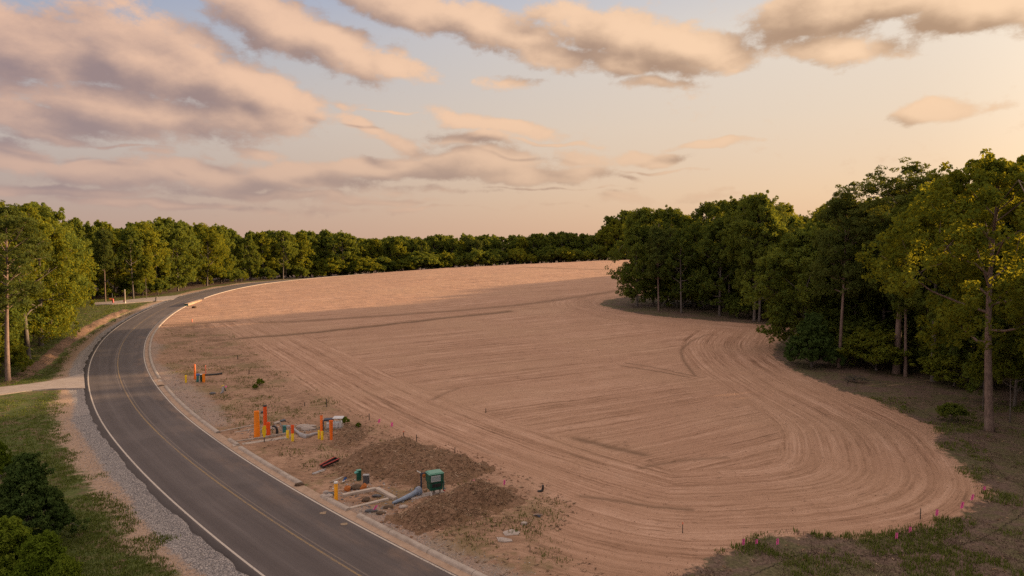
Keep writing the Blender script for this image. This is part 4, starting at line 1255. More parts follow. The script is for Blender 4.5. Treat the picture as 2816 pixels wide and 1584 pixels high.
dw = poly_sd(c, pts([(-140, 1105), (0, 1090), (150, 1073), (240, 1072), (236, 1022), (148, 1042), (0, 1061), (-140, 1072)]))
dist = np.hypot(c[:, 0], c[:, 1])
k = (t_ < -4.9 - 2.6 * (.62 - nn)) & (t_ > -34) & (nn + .25 * n3 > .47) & (dw < -.15) & (rng.uniform(size=len(c)) < np.clip((40 / dist) ** 1.6, 0, 1) * .85) & (c[:, 0] > -c[:, 1] * .86)
o = link(grass_mesh('verge_grass', c[k], .05, .17, M_GRASS, 6, .014, .12), 'verge_grass'); tag(o, 'green and straw grass on the verge beside the gravel shoulder', 'grass', kind='stuff')
c = in_view(-110, -50, 78, 165, 26000)
s_, t_ = road_st(c); lw_ = poly_sd(c, LWOODPOLY); db, _, _ = line_dist(c, BANK)
k = (t_ < -5.5) & (lw_ < 2) & (db > 1.0) & ((db < 3.2) | (rng.uniform(size=len(c)) < .5)) & (t_ > -30)
o = link(grass_mesh('lawn_grass', c[k], .06, .20, M_GRASS, 5, .03, .25), 'lawn_grass'); tag(o, 'lit green lawn between the wood and the red ditch bank', 'grass', kind='stuff')


c = in_view(-60, 10, 28, 110, 60000); rg = poly_sd(c, ROUGH); s_, t_ = road_st(c); nn = fbm(c[:, 0] / 2.4, c[:, 1] / 2.4, 91, 4)
k = (rg > -1.0) & (t_ > 5) & (nn > .57) & (rng.uniform(size=len(c)) < np.clip(48 / c[:, 1], 0, 1) ** 1.5)
o = link(grass_mesh('scrub_grass', c[k], .04, .20, M_GRASS, 5, .016, .16), 'scrub_grass'); tag(o, 'scrubby weeds and dry grass on the churned strip behind the kerb', 'weeds', kind='stuff')


def chips(name, Pt, smin, smax, mat, label, flat=.6, kind='stuff', lift=.3, cat=None):
    """many small irregular stones, each an eight-sided chip"""
    q = np.random.default_rng(9); n = len(Pt)
    Z = relief(Pt[:, 0], Pt[:, 1]); sz = q.uniform(smin, smax, (n, 1, 1)) * q.uniform(.5, 1, (n, 1, 1))
    base = np.array([[1, 0, 0], [0, 1, 0], [-1, 0, 0], [0, -1, 0], [0, 0, 1], [0, 0, -1]], float)[None] * q.uniform(.6, 1.2, (n, 6, 1)) * np.array([1, 1, flat])
    r = q.uniform(0, 2 * PI, n); cr, sr = np.cos(r)[:, None], np.sin(r)[:, None]
    B = base * sz; X = B[..., 0] * cr - B[..., 1] * sr; Y = B[..., 0] * sr + B[..., 1] * cr
    V = np.stack([X + Pt[:, :1], Y + Pt[:, 1:2], B[..., 2] + (Z[:, None] + lift * sz[:, 0] * flat)], -1).reshape(-1, 3)
    f = np.array([[0, 1, 4], [1, 2, 4], [2, 3, 4], [3, 0, 4], [1, 0, 5], [2, 1, 5], [3, 2, 5], [0, 3, 5]])
    T = (np.arange(n)[:, None, None] * 6 + f[None]).reshape(-1, 3)
    o = link(mesh_np(name, V, tris=T, mat=mat, attrs={'tint': np.repeat(q.uniform(0, 1, n), 6)}), name)
    return tag(o, label, cat or name, kind=kind)


def chip_mat(name, stops):
    m, t, b = new_mat(name)
    t.l.new(t.ramp(t.attr('tint'), stops), b.inputs['Base Color']); b.inputs['Roughness'].default_value = .9; b.inputs['Specular IOR Level'].default_value = .2
    return m


M_STONE = chip_mat('crushed_stone', [(0, (.11, .105, .115)), (.5, (.23, .215, .22)), (.85, (.35, .315, .30)), (1, (.55, .50, .46))])
M_CLOD = chip_mat('soil_clod', [(0, (.16, .09, .055)), (.5, (.30, .175, .115)), (1, (.48, .31, .22))])
M_LITTER = chip_mat('dead_stalks', [(0, (.08, .048, .03)), (.5, (.17, .105, .062)), (.88, (.27, .18, .11)), (1, (.46, .34, .24))])
s_ = rng.uniform(6, 62, 26000) ; t_ = -3.35 - np.abs(rng.normal(0, .9, 26000))
x, y = road_pt(s_ , t_); k = (t_ > -6.5); chips('gravel', np.c_[x, y][k], .014, .042, M_STONE, 'grey crushed stone spread along the road shoulder')
s_ = rng.uniform(8, 75, 6000); t_ = 3.75 + np.abs(rng.normal(0, .8, 6000)); x, y = road_pt(s_, t_); k = (y < 36.5) | ((y > 52) & (y < 98))
chips('kerb_gravel', np.c_[x, y][k], .014, .045, M_STONE, 'thin grey gravel scattered behind the kerb', cat='gravel')
c = in_view(-40, 40, 26, 110, 110000); s_, t_ = road_st(c); wd_ = poly_sd(c, WOODPOLY); nn = fbm(c[:, 0] / 5, c[:, 1] / 5, 41, 3); rg = poly_sd(c, ROUGH)
k = (t_ > 4) & (wd_ < .5) & (rng.uniform(size=len(c)) < np.clip((36 / c[:, 1]) ** 1.5, 0, 1) * np.where(rg > 0, .55, .22) * np.where(nn > .5, 1.3, .5)) & (np.abs(c[:, 0]) < c[:, 1] * .85)
chips('soil_clods', c[k], .012, .055, M_CLOD, 'brown soil clods and small stones lying on the graded field', .7, cat='soil')



# ------------------------------------------------------------------ spoil heaps
M_SPOIL = None


def spoil_mat():
    m, t, b = new_mat('spoil_soil')
    tc = t.node('ShaderNodeTexCoord').outputs['Object']
    n = t.noise(tc, 4.5, 6, .7); g = t.noise(tc, 16, 4, .7); r = t.noise(tc, .9, 4, .6)
    c = t.ramp(t.math('ADD', t.math('MULTIPLY', n, .6), t.math('MULTIPLY', g, .4)), [(.3, (.085, .050, .030)), (.46, (.19, .112, .069)), (.6, (.295, .18, .116)), (.74, (.41, .27, .19))])
    c = t.mix(t.math('MULTIPLY', t.step(r, .5, .68), .5), c, (.20, .115, .06))
    t.l.new(c, b.inputs['Base Color']); b.inputs['Roughness'].default_value = .95; b.inputs['Specular IOR Level'].default_value = .15
    t.l.new(t.bump(t.math('ADD', n, g), .9, .08), b.inputs['Normal'])
    return m


M_SPOIL = spoil_mat()


def heap(outline, h, label, seed, rough_=.18, peaks=()):
    P_ = resample(pts(outline), .6, True)[:-1]
    x0, y0 = P_.min(0) - .3; x1, y1 = P_.max(0) + .3; st = .12
    xs = np.arange(x0, x1, st); ys = np.arange(y0, y1, st); XX, YY = np.meshgrid(xs, ys)
    q = np.c_[XX.ravel(), YY.ravel()]
    d = poly_sd(q, P_) + (fbm(q[:, 0] / 1.1, q[:, 1] / 1.1, seed, 3) - .5) * 2.0
    m = sm((d + .25) / 2.6)
    lum = fbm(q[:, 0] / 1.4, q[:, 1] / 1.4, seed + 5, 4); fine = fbm(q[:, 0] / .3, q[:, 1] / .3, seed + 9, 3)
    hh = m * (h * (.25 + 1.25 * lum) + rough_ * (fine - .5)) + sm((d + .3) / .5) * .05 * fine
    for (px, py, a, w_) in peaks:
        g_ = ground_at(px, py); hh += m * a * np.exp(-((q[:, 0] - g_[0]) ** 2 + (q[:, 1] - g_[1]) ** 2) / w_ ** 2)
    keep = d > -.30
    Z = relief(q[:, 0], q[:, 1]) + np.where(d > -.16, hh, -.12)
    idx = -np.ones(len(q), int); idx[keep] = np.arange(keep.sum())
    ny, nx = XX.shape; i = np.arange(ny - 1)[:, None] * nx + np.arange(nx - 1)[None]
    f = np.stack([i, i + 1, i + nx + 1, i + nx], -1).reshape(-1, 4); f = idx[f]; f = f[(f >= 0).all(1)]
    V = np.c_[q, Z][keep]
    o = link(mesh_np('spoil_heap', V, quads=f, mat=M_SPOIL, smooth=True), 'spoil_heap')
    tag(o, label, 'dirt pile')
    inn = V[d[keep] > .25]
    return inn


L1 = heap([(920, 1290), (960, 1255), (1030, 1232), (1100, 1222), (1190, 1235), (1270, 1262), (1345, 1275), (1350, 1300), (1310, 1322), (1240, 1330), (1160, 1345), (1060, 1318), (960, 1318)], .78,
          'broad brown spoil heap behind the green cabinet and the square concrete form', 61, .22, [(1085, 1262, .45, 1.6), (1290, 1292, .35, 1.3)])
L2 = heap([(1075, 1432), (1130, 1392), (1215, 1362), (1290, 1342), (1370, 1345), (1440, 1365), (1455, 1385), (1405, 1412), (1330, 1430), (1240, 1450), (1150, 1472), (1100, 1462)], .72,
          'dark spoil heap full of dead stalks in front of the green cabinet', 71, .26, [(1250, 1390, .3, 1.3), (1360, 1375, .25, 1.1)])
L3 = heap([(900, 1215), (935, 1182), (985, 1168), (1010, 1190), (1000, 1222), (950, 1238), (912, 1232)], .35, 'small brown spoil heap beyond the separate tapered orange pipe', 81, .2)

sp_ = np.concatenate([L1, L2, L3])[rng.integers(0, len(L1) + len(L2) + len(L3), 5200)][:, :2] + rng.normal(0, .75, (5200, 2))
chips('spoil_clods', sp_, .02, .13, M_CLOD, 'loose brown lumps slumped over and around the spoil heaps', .75, cat='soil')

dp_ = np.concatenate([pts([(x_, y_)]) + rng.normal(0, .8, (70, 2)) for x_, y_ in ((715, 1190), (760, 1185), (800, 1188), (850, 1185), (905, 1185), (960, 1350), (1010, 1352), (930, 1362), (1060, 1395), (1120, 1372))])
dp_ = dp_[road_st(dp_)[1] > 4]
chips('construction_rubble', dp_, .02, .11, M_STONE, 'grey rubble bits strewn round the pipes and the square concrete form', .6, cat='rubble')


def litter(name, P3, n, label):
    q = np.random.default_rng(17); i = q.integers(0, len(P3), n); c_ = P3[i] + q.normal(0, .05, (n, 3)) * [1, 1, .3]
    az = q.uniform(0, 6.28, n); L_ = q.uniform(.04, .26, (n, 1)); w_ = q.uniform(.006, .03, (n, 1)); up = q.uniform(-.1, .55, (n, 1))
    dv = np.c_[np.cos(az), np.sin(az), up[:, 0]] * L_; sv = np.c_[-np.sin(az), np.cos(az), q.uniform(-.5, .5, n)] * w_
    c_[:, 2] += .03
    V = np.stack([c_ - dv * .5 - sv, c_ - dv * .5 + sv, c_ + dv * .5 + sv * .6, c_ + dv * .5 - sv * .6], 1).reshape(-1, 3)
    o = link(mesh_np(name, V, quads=np.arange(n * 4).reshape(-1, 4), mat=M_LITTER, attrs={'tint': np.repeat(q.uniform(0, 1, n), 4)}), name)
    tag(o, label, 'litter', kind='stuff')


litter('dead_stalks', np.concatenate([L1, L2, L2, L3]), 6500, 'dead stalks and leaves mixed through the spoil heaps')
c = in_view(-40, 8, 28, 100, 14000); rg = poly_sd(c, ROUGH); s_, t_ = road_st(c); k = (rg > -1.5) & (t_ > 4.2) & (rng.uniform(size=len(c)) < np.clip(40 / c[:, 1], 0, 1) ** 2)
litter('stalk_litter', np.c_[c[k], relief(c[k][:, 0], c[k][:, 1])], 5000, 'dry stalks strewn over the churned strip behind the kerb')
c = in_view(8, 60, 28, 120, 9000); wd_ = poly_sd(c, WOODPOLY); k = (wd_ > .2) & (wd_ < 12)
litter('woodland_litter', np.c_[c[k], relief(c[k][:, 0], c[k][:, 1])], 6000, 'dead leaves and twigs on the verge in front of the tall wood by the field')

# ------------------------------------------------------------------ utility works, markers, debris
M_ORANGE = simple('orange_pvc', (.84, .155, .008), .45, .14, 9, dirt=(.35, .16, .06), dirt_amt=.45)
M_AMBER = simple('amber_pvc', (.88, .235, .008), .45, .14, 9, dirt=(.42, .20, .06), dirt_amt=.4)
M_REDOR = simple('red_orange_pvc', (.80, .095, .008), .45, .12, 9, dirt=(.3, .1, .05), dirt_amt=.4)
M_YELLOW = simple('yellow_plastic', (.78, .52, .010), .45, .12, 9, dirt=(.36, .26, .05), dirt_amt=.45)
M_GOLD = simple('golden_plastic', (.85, .36, .006), .45, .10, 9, dirt=(.4, .22, .05), dirt_amt=.3)
M_PINK = simple('pink_tape', (1.0, .15, .45), .6, .1, 20)
M_SALMON = simple('faded_tape', (.72, .22, .13), .7, .15, 20)
M_STAKE = simple('dark_stake_wood', (.045, .040, .035), .85, .3, 14)
M_BLACK = simple('black_pipe', (.020, .020, .022), .5, .3, 10, dirt=(.14, .09, .06))
M_WHITEP = simple('white_plastic', (.66, .62, .58), .5, .08, 12, dirt=(.3, .22, .16))
M_GREYP = simple('grey_conduit', (.30, .29, .30), .5, .12, 8, dirt=(.26, .18, .12), dirt_amt=.5)
M_BLUEP = simple('blue_grey_pipe', (.20, .25, .34), .42, .12, 6, dirt=(.25, .19, .14), dirt_amt=.4)
M_GREEN = simple('green_cabinet_paint', (.010, .078, .052), .42, .22, 5, dirt=(.09, .08, .05), dirt_amt=.4)
M_GREENL = simple('green_lid_paint', (.10, .27, .20), .4, .12, 4, dirt=(.15, .14, .1), dirt_amt=.3)
M_TEAL = simple('teal_plastic', (.03, .17, .17), .5, .2, 8, dirt=(.16, .11, .07))
M_CYAN = simple('pale_teal_plastic', (.12, .40, .36), .45, .1, 8)
M_DARKBLUE = simple('dark_blue_steel', (.022, .035, .065), .5, .25, 8)
M_BLUE = simple('blue_plastic', (.06, .13, .34), .5, .2, 8)
M_BOARD = simple('weathered_board', (.36, .295, .245), .85, .3, 5, dirt=(.15, .10, .07), dirt_amt=.5, bump=.01)
M_PLATE = simple('grey_data_plate', (.36, .38, .38), .5, .08, 18)
M_INK = simple('faded_print', (.16, .24, .26), .6, .1, 18)
M_SLAB = concrete_mat('broken_slab', (.30, .25, .22), (.45, .38, .34))
M_ROCK = simple('brown_rock', (.10, .065, .042), .9, .45, 5, bump=.02)
M_RUST = simple('rust_orange_soil', (.40, .125, .028), .9, .35, 5, bump=.02)
M_WRAP = simple('clear_wrap', (.50, .49, .50), .25, .15, 7, spec=.6)
M_DARKSTEEL = simple('dark_grey_steel', (.07, .07, .078), .5, .3, 7, dirt=(.2, .13, .09))
M_RED = simple('red_plastic', (.38, .05, .042), .45, .2, 9)
M_TANPAPER = simple('tan_sediment', (.27, .195, .13), .9, .2, 8)
M_BONE = simple('dead_branch', (.28, .21, .17), .9, .25, 12)


def fr(px, py):
    """ground frame: location, metres per sight unit, heading across the sight line"""
    g = gp(px, py); return g, mpp(px, py), -math.atan2(g.x, g.y)


def pipe_prof(r, h, r2=None, hollow=True, z0=-.12):
    r2 = r if r2 is None else r2
    p = [(r, z0), (r, .02), (r2, h - .006), (r2 * .95, h)]
    if hollow: p += [(r2 * .78, h), (r2 * .74, h - .03), (r2 * .70, h - .12)]
    return p


def riser(px, ytop, ybase, wpx, mat, label, name='marker_pipe', cat='pipe', cap=None, caph=.05, r2=1.0, group=None, tilt=0.0, capr=1.06):
    g, k, rz = fr(px, ybase); h = (ybase - ytop) * k; r = wpx * k / 2
    mb = MB().lathe(pipe_prof(r, h, r * r2, hollow=cap is None), 18)
    if cap is None:
        o = mb.build(name, mat, smooth=True, loc=g, rz=rz); tag(o, label, cat, group)
    else:
        o = empty(name, g, rz); tag(o, label, cat, group)
        mb.build('body', mat, o, True)
        rc = r * r2 * capr
        MB().lathe([(rc, h - caph), (rc * 1.02, h - .01), (rc * .9, h + .012), (rc * .3, h + .02)], 18).build('cap', cap, o, True)
    o.rotation_euler.x = tilt
    return o


# group beside the boards
riser(707, 1132, 1205.5, 16, M_AMBER, 'thickest orange pipe standing at the end of the board walkway', r2=.84)
riser(730, 1116, 1182, 10.2, M_REDOR, 'tallest red-orange pipe with a dark cap, behind the thickest orange pipe', cap=M_BLACK, caph=.10, r2=.92)
riser(738.5, 1163, 1200, 10.5, M_REDOR, 'short red-orange pipe hard beside the thickest orange pipe', r2=.95)
# paddle marker on a dark stake
g, k, rz = fr(727, 1220)
o = empty('utility_marker', g, rz); tag(o, 'yellow paddle marker on a dark stake in front of the short red-orange pipe', 'marker')
MB().box((0, 0, 8 * k), (2.6 * k, .03, 22 * k)).build('stake', M_STAKE, o)
pw = [(-3.2, 14), (-1.6, 14), (1.6, 14), (2.6, 15.5), (4.6, 24), (5.1, 46), (.5, 45.5), (-3.6, 43), (-4.8, 38), (-4.9, 27)]
pl = MB(); P2 = [(-2.2, 14), (2.0, 14), (4.6, 23), (5.1, 46), (0, 46), (-3.6, 43.5), (-4.9, 38), (-4.9, 26)]
n_ = len(P2); pl.add([(a * k, -.03, b * k) for a, b in P2] + [(a * k, .012, b * k) for a, b in P2], [tuple(range(n_)), tuple(range(2 * n_ - 1, n_ - 1, -1))] + [(i, n_ + i, n_ + (i + 1) % n_, (i + 1) % n_) for i in range(n_)])
pl.build('paddle', M_YELLOW, o)
# short yellow stub with soil stains
riser(791, 1187, 1209.5, 7.2, M_YELLOW, 'short stained yellow pipe stub between the two orange pipe clusters', r2=1.0)
# two-colour riser
g, k, rz = fr(805, 1217.5); o = empty('marker_pipe', g, rz); tag(o, 'pipe orange above and yellow below, next to the stained yellow stub', 'pipe')
MB().lathe([(3.6 * k, -.1), (3.6 * k, 24 * k), (3.3 * k, 24.6 * k)], 18).build('lower_sleeve', M_YELLOW, o, True)
MB().lathe([(3.9 * k, 22.5 * k), (4.1 * k, 30 * k), (4.0 * k, 45 * k), (3.2 * k, 45 * k), (3 * k, 40 * k)], 18).build('upper_sleeve', M_REDOR, o, True)
riser(877, 1185, 1209, 5.8, M_YELLOW, 'slimmer yellow pipe of the close pair in front of the dark-capped orange pipe')
riser(886, 1188, 1212, 7.2, M_YELLOW, 'thicker yellow pipe of the close pair in front of the dark-capped orange pipe')
riser(884.5, 1143, 1199, 7.8, M_ORANGE, 'orange pipe with a rounded dark cap behind the close yellow pair', cap=M_BLACK, caph=.09, r2=.9, capr=.75)
riser(911, 1158, 1212, 7.2, M_ORANGE, 'separate orange pipe widening upwards beside the wrapped pallet', r2=1.5)
g, k, rz = fr(890, 1199); o = MB().box((0, 0, 21 * k), (2.6 * k, 2.6 * k, 44 * k), bev=.008).build('post', M_DARKSTEEL, loc=g, rz=rz); tag(o, 'dark square post touching the dark-capped orange pipe', 'post')

# wrapped pallet
g, k, rz = fr(922, 1180); o = empty('wrapped_pallet', g, rz - .15); tag(o, 'plastic-wrapped pallet of materials with a grey sheet lid behind the orange pipes', 'pallet')
W_ = 46 * k
MB().box((-2 * k, 0, 2.2 * k), (W_, W_ * .6, 3.2 * k), bev=.01).box((-2 * k, -W_ * .2, .8 * k), (W_, .08, 1.8 * k)).box((-2 * k, W_ * .2, .8 * k), (W_, .08, 1.8 * k)).build('pallet_base', M_BOARD, o)
mb = MB(); q_ = np.random.default_rng(3)
for i in range(5): mb.box((-18 * k + i * 8 * k, q_.uniform(-.05, .05), 12 * k), (8.4 * k, W_ * .52, (16 + q_.uniform(-1, 2)) * k), rz=q_.uniform(-.05, .05), bev=.05)
mb.build('wrapped_load', M_WRAP, o, True)
mb = MB()
for i in range(9): mb.box((13 * k + i * 1.2 * k, -W_ * .27 + .02 * i, (16 - i * .9) * k), (.7 * k, .02, (20 - i * 1.2) * k), ry=.25, bev=.004)
mb.build('loose_wrap', M_WHITEP, o)
MB().box((9 * k, -.05, 31 * k), (28 * k, W_ * .5, 2.2 * k), rz=-.1, rx=.06, bev=.02).build('sheet_lid', M_WRAP, o)
MB().box((-17 * k, .05, 25.5 * k), (26 * k, W_ * .42, 5 * k), rz=.08, ry=-.03, bev=.03).build('dark_crate', M_DARKBLUE, o)

# green valve box with bent conduit, black elbow, planks
g, k, rz = fr(783, 1194); o = empty('valve_box', g, rz); tag(o, 'dark green valve box with a bent pale conduit behind the yellow stub', 'valve box')
MB().lathe([(5.6 * k, -.05), (5.4 * k, 3 * k), (5.0 * k, 18 * k), (5.8 * k, 18.5 * k), (5.8 * k, 21 * k), (4.8 * k, 21.6 * k)], 10).build('body', M_TEAL, o)
MB().tube([(-5 * k, -.05, 2 * k), (-6 * k, -.05, 12 * k), (-8 * k, -.05, 20 * k), (-12 * k, 0, 30 * k)], 1.5 * k, 10).build('conduit', M_GREYP, o, True)
MB().box((8 * k, 0, 19.5 * k), (13 * k, 8 * k, 1.6 * k), rz=.3, bev=.01).build('lid', M_GREYP, o)
g, k, rz = fr(758, 1197); o = MB().tube([(-8 * k, .2, 22 * k), (-3 * k, .1, 22.5 * k), (1.5 * k, 0, 20 * k), (3.5 * k, 0, 14 * k), (4 * k, 0, 5 * k), (4.2 * k, 0, -.1)], [2.6 * k, 2.8 * k, 3 * k, 3.2 * k, 3.6 * k, 3.6 * k], 12).build('pipe_elbow', M_BLACK, smooth=True, loc=g, rz=rz); tag(o, 'fat black pipe elbow bending into the ground beside the dark green valve box', 'pipe')
for px, py, dz, w_, hgt_, mat, lb in [(722, 1140, 0, 9, 6, M_DARKSTEEL, 'small dark box lying on soil between the two tallest orange pipes'), (778, 1162, 0, 14, 5, M_DARKSTEEL, 'dark flat tray on rubble behind the dark green valve box'), (762, 1168, 0, 16, 5, M_BOARD, 'tan broken board on rubble behind the black pipe elbow')]:
    g, k, rz = fr(px, py); o = MB().box((0, 0, hgt_ * k / 2), (w_ * k, w_ * k * .7, hgt_ * k), rx=.12, ry=-.15, bev=.02).build('debris_block', mat, loc=g, rz=rz + .3); tag(o, lb, 'debris')
for px, py, r_, sq, sd_, lb in [(836, 1178, .34, (1.6, .8, .5), 1, 'flat grey rubble slab between the pipe clusters'), (846, 1184, .30, (1.5, .9, .5), 2, 'grey rubble block nearest the grey conduit sag'), (857, 1176, .28, (1.4, .8, .5), 3, 'grey rubble piece nearest the wrapped pallet'), (750, 1181, .26, (1.4, .8, .5), 6, 'grey rubble lump behind the short red-orange pipe')]:
    g, k, rz = fr(px, py); o = MB().rock((0, 0, r_ * .2), r_, sq, sd_).build('rubble', M_SLAB, loc=g, rz=rz); tag(o, lb, 'rubble')


def beam(a, b, w_, h_, mat, label, name='board', cat='board', z=0.0, group=None):
    p, q2 = gp(*a), gp(*b); p.z += z; q2.z += z; d = q2 - p; L_ = d.length
    o = MB().box((0, 0, 0), (L_, w_, h_), bev=min(.012, h_ * .3)).build(name, mat, loc=(p + q2) / 2 + Vector((0, 0, h_ / 2 - .015)))
    o.rotation_euler = (0, -math.asin(d.z / L_), math.atan2(d.y, d.x)); tag(o, label, cat, group); return o


beam((636, 1220), (788, 1198.5), .14, .16, M_BOARD, 'round-edged rail along the wider board walkway')
beam((640, 1227), (790, 1208), .52, .09, M_BOARD, 'wide flat board of the wider walkway from the kerb stub')
beam((589, 1192), (700, 1174), .16, .11, M_BOARD, 'farther of the two narrow boards running to the thickest orange pipe')
beam((577, 1201), (700, 1184), .16, .11, M_BOARD, 'nearer of the two narrow boards running to the thickest orange pipe')


def hose(path, r, mat, label, name, cat='pipe', rad=None):
    g0 = gp(*path[0][:2]); V = []
    for p in path:
        g = gp(*p[:2]); V.append(g - g0 + Vector((0, 0, (p[2] if len(p) > 2 else 0) + r * .7)))
    o = MB().tube(V, rad or r, 10).build(name, mat, smooth=True, loc=g0); tag(o, label, cat); return o


hose([(806, 1192, .25), (812, 1194, .15), (822, 1198), (832, 1204), (842, 1207), (850, 1203), (862, 1199), (876, 1196)], .11, M_GREYP, 'sagging grey conduit lying between the two-colour pipe and the yellow pair', 'conduit', rad=[.08, .09, .11, .2, .22, .12, .11, .11])

# far group beside the concrete strip
slab('concrete_strip', [(434, 1050), (470, 1050), (505, 1049), (535, 1047)], [(436, 1046), (470, 1045.5), (505, 1044), (535, 1042.5)], .05, M_SLAB, kind=None, step=.4)
tag(bpy.data.objects['concrete_strip'], 'narrow concrete strip from the kerb gap to the yellow and orange markers', 'slab')
riser(511.5, 1034.5, 1056, 5.2, M_YELLOW, 'lone slim yellow pipe on the concrete strip nearest the bend', r2=1.05)
riser(536.5, 1003.5, 1045, 5.8, M_ORANGE, 'tall tapered orange pole beside the blue-lidded box', 'marker_pole', r2=.62)
riser(560.5, 1031.5, 1054.5, 7.6, M_AMBER, 'short amber pipe next to the pale stake and the white-lidded green box')
riser(549, 1036.5, 1056, 4.4, M_BOARD, 'short pale wooden stake between the blue-lidded box and the amber pipe', 'stake', 'stake', r2=.5)
g, k, rz = fr(545, 1054); o = empty('meter_box', g, rz); tag(o, 'blue-lidded teal meter box beside the tall tapered orange pole', 'meter box')
MB().box((0, .1, 9 * k), (9 * k, 7 * k, 19 * k), bev=.02, taper=.92).build('body', M_TEAL, o); MB().box((0, .1, 20.5 * k), (9.6 * k, 7.6 * k, 4.6 * k), bev=.03).build('lid', M_BLUE, o)
g, k, rz = fr(554, 1052.5); o = empty('meter_box', g, rz); tag(o, 'dark green meter box with white lid behind the amber pipe', 'meter box')
MB().box((0, .15, 9 * k), (6.5 * k, 6 * k, 18.5 * k), bev=.02).build('body', M_GREEN, o); MB().box((-.5 * k, .15, 19.4 * k), (6.8 * k, 6.2 * k, 1.8 * k), bev=.015).build('lid', M_WHITEP, o)
riser(565.5, 1006, 1030, 3.0, M_SALMON, 'rusty orange post behind the far marker group', 'post', 'post')
hose([(563, 1036.5), (580, 1035), (595, 1033.5), (611, 1032)], .11, M_BLACK, 'black pipe lying on soil behind the far marker group', 'pipe')
g, k, rz = fr(613, 1084); o = empty('utility_riser', g, rz); tag(o, 'grey utility riser leaning on soil with yellow and pink flagging on top', 'riser')
MB().tube([(-7 * k, 0, 0), (-3 * k, 0, 1 * k), (0, 0, 5 * k), (1 * k, 0, 13 * k), (2 * k, .05, 19 * k)], [1.5 * k, 2.6 * k, 3.6 * k, 3.2 * k, 2.6 * k], 12).build('pipe', M_GREYP, o, True)
MB().box((5 * k, .05, 10 * k), (3.4 * k, .1, 11 * k), ry=-.5, bev=.02).build('bracket', M_BLACK, o)
MB().box((0, .02, 20.5 * k), (7 * k, .12, 1.8 * k), ry=-.1, bev=.01).build('yellow_flag', M_YELLOW, o)
MB().box((8 * k, .02, 17.5 * k), (4 * k, .05, 3.5 * k), ry=.3, bev=.01).build('pink_flag', M_PINK, o)
g, k, rz = fr(585, 1087); o = MB().lathe([(8 * k, -.03), (8.2 * k, 2.5 * k), (7 * k, 3.6 * k), (3 * k, 4.4 * k)], 14).build('valve_cover', M_DARKSTEEL, loc=g, rz=rz, smooth=True); tag(o, 'round dark valve cover on soil beside the grey utility riser', 'valve cover')
place('weed', *ground_at(702, 1072), H=.45, label='low green weed clump on soil beyond the grey utility riser', name='weed', cat='plant')
place('weed', *ground_at(716, 1062), H=.6, label='taller green weed clump at the edge of the tracks behind the riser', name='weed', cat='plant')
place('weed', *ground_at(985, 1178), H=.35, label='tiny green sprig beside the small spoil heap', name='weed', cat='plant')
place('weed', *ground_at(948, 1168), H=.55, label='yellow-green weed tuft growing by the wrapped pallet', name='weed', cat='plant')
g, k, rz = fr(442, 1062.5); o = MB().rock((0, 0, .08), .28, (1.4, 1, .6), 11).build('rock', M_ROCK, loc=g, rz=rz); tag(o, 'dark stone lying in the kerb gap by the concrete strip', 'rock')

# near group: green cabinet
g, k, rz = fr(1196, 1364); o = empty('utility_cabinet', g, rz + .35); tag(o, 'green utility cabinet with pale lid and grey data plate standing on legs', 'cabinet')
bw, bd = 42 * k, 34 * k; z1, z2 = 38 * k, 62 * k
MB().box((0, 0, (z1 + z2) / 2), (bw, bd, z2 - z1), bev=.035).build('upper_box', M_GREEN, o)
MB().box((0, 0, z2 + .015), (bw * 1.05, bd * 1.05, .07), bev=.03).box((0, 0, z2 + .06), (bw * .9, bd * .9, .03), bev=.012).build('lid', M_GREENL, o)
MB().box((0, 0, 28 * k), (bw * .86, bd * .82, 22 * k), bev=.025, taper=1.05).build('lower_skirt', M_GREEN, o)
pt_ = MB().box((-.08 * bw, -bd / 2 - .012, 51 * k), (bw * .66, .02, 17 * k), bev=.006).build('data_plate', M_PLATE, o)
mb = MB(); q_ = np.random.default_rng(8)
for r_ in range(3):
    x_ = -.36 * bw
    while x_ < .16 * bw:
        l_ = q_.uniform(.03, .10); mb.box((x_ + l_ / 2, -bd / 2 - .0255, (55 - 3.6 * r_) * k), (l_, .004, .035)); x_ += l_ + .03
mb.build('faded_lettering', M_INK, pt_)
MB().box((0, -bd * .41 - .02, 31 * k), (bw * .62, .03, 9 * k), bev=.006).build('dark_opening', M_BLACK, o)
for sx in (-.3, .3): MB().box((sx * bw, -bd * .2, 8 * k), (4.2 * k, 4.2 * k, 17 * k), bev=.008).build('leg', M_WHITEP if sx < 0 else M_BOARD, o)
MB().box((-.02 * bw, bd * .2, 8 * k), (5 * k, 5 * k, 17 * k), bev=.008).build('leg', M_BOARD, o)
MB().tube([(.53 * bw, -.1, 44 * k), (.57 * bw, -.12, 30 * k), (.56 * bw, -.1, 12 * k)], 2.0 * k, 8).build('side_conduit', M_TEAL, o, True)
MB().box((.60 * bw, -.12, 10 * k), (5 * k, 4 * k, 3.5 * k), ry=.3, bev=.01).build('red_tag', M_RED, o)
g, k, rz = fr(1158.5, 1360); o = empty('meter_post', g, rz); tag(o, 'dark blue steel post with a crossbar beside the green cabinet', 'post')
MB().box((0, 0, 27 * k), (4.4 * k, 4 * k, 56 * k), bev=.01).build('upright', M_DARKBLUE, o); MB().box((6 * k, .02, 53.5 * k), (16 * k, 3 * k, 3.4 * k), bev=.008).build('crossbar', M_DARKBLUE, o)
MB().rock((8 * k, 0, 48 * k), 4.2 * k, (1, .8, 1.1), 5).build('rusty_fitting', M_RUST, o); MB().box((-6.5 * k, 0, 59 * k), (12 * k, .05, 2.4 * k), ry=.55, bev=.006).build('pale_flag', M_WHITEP, o)
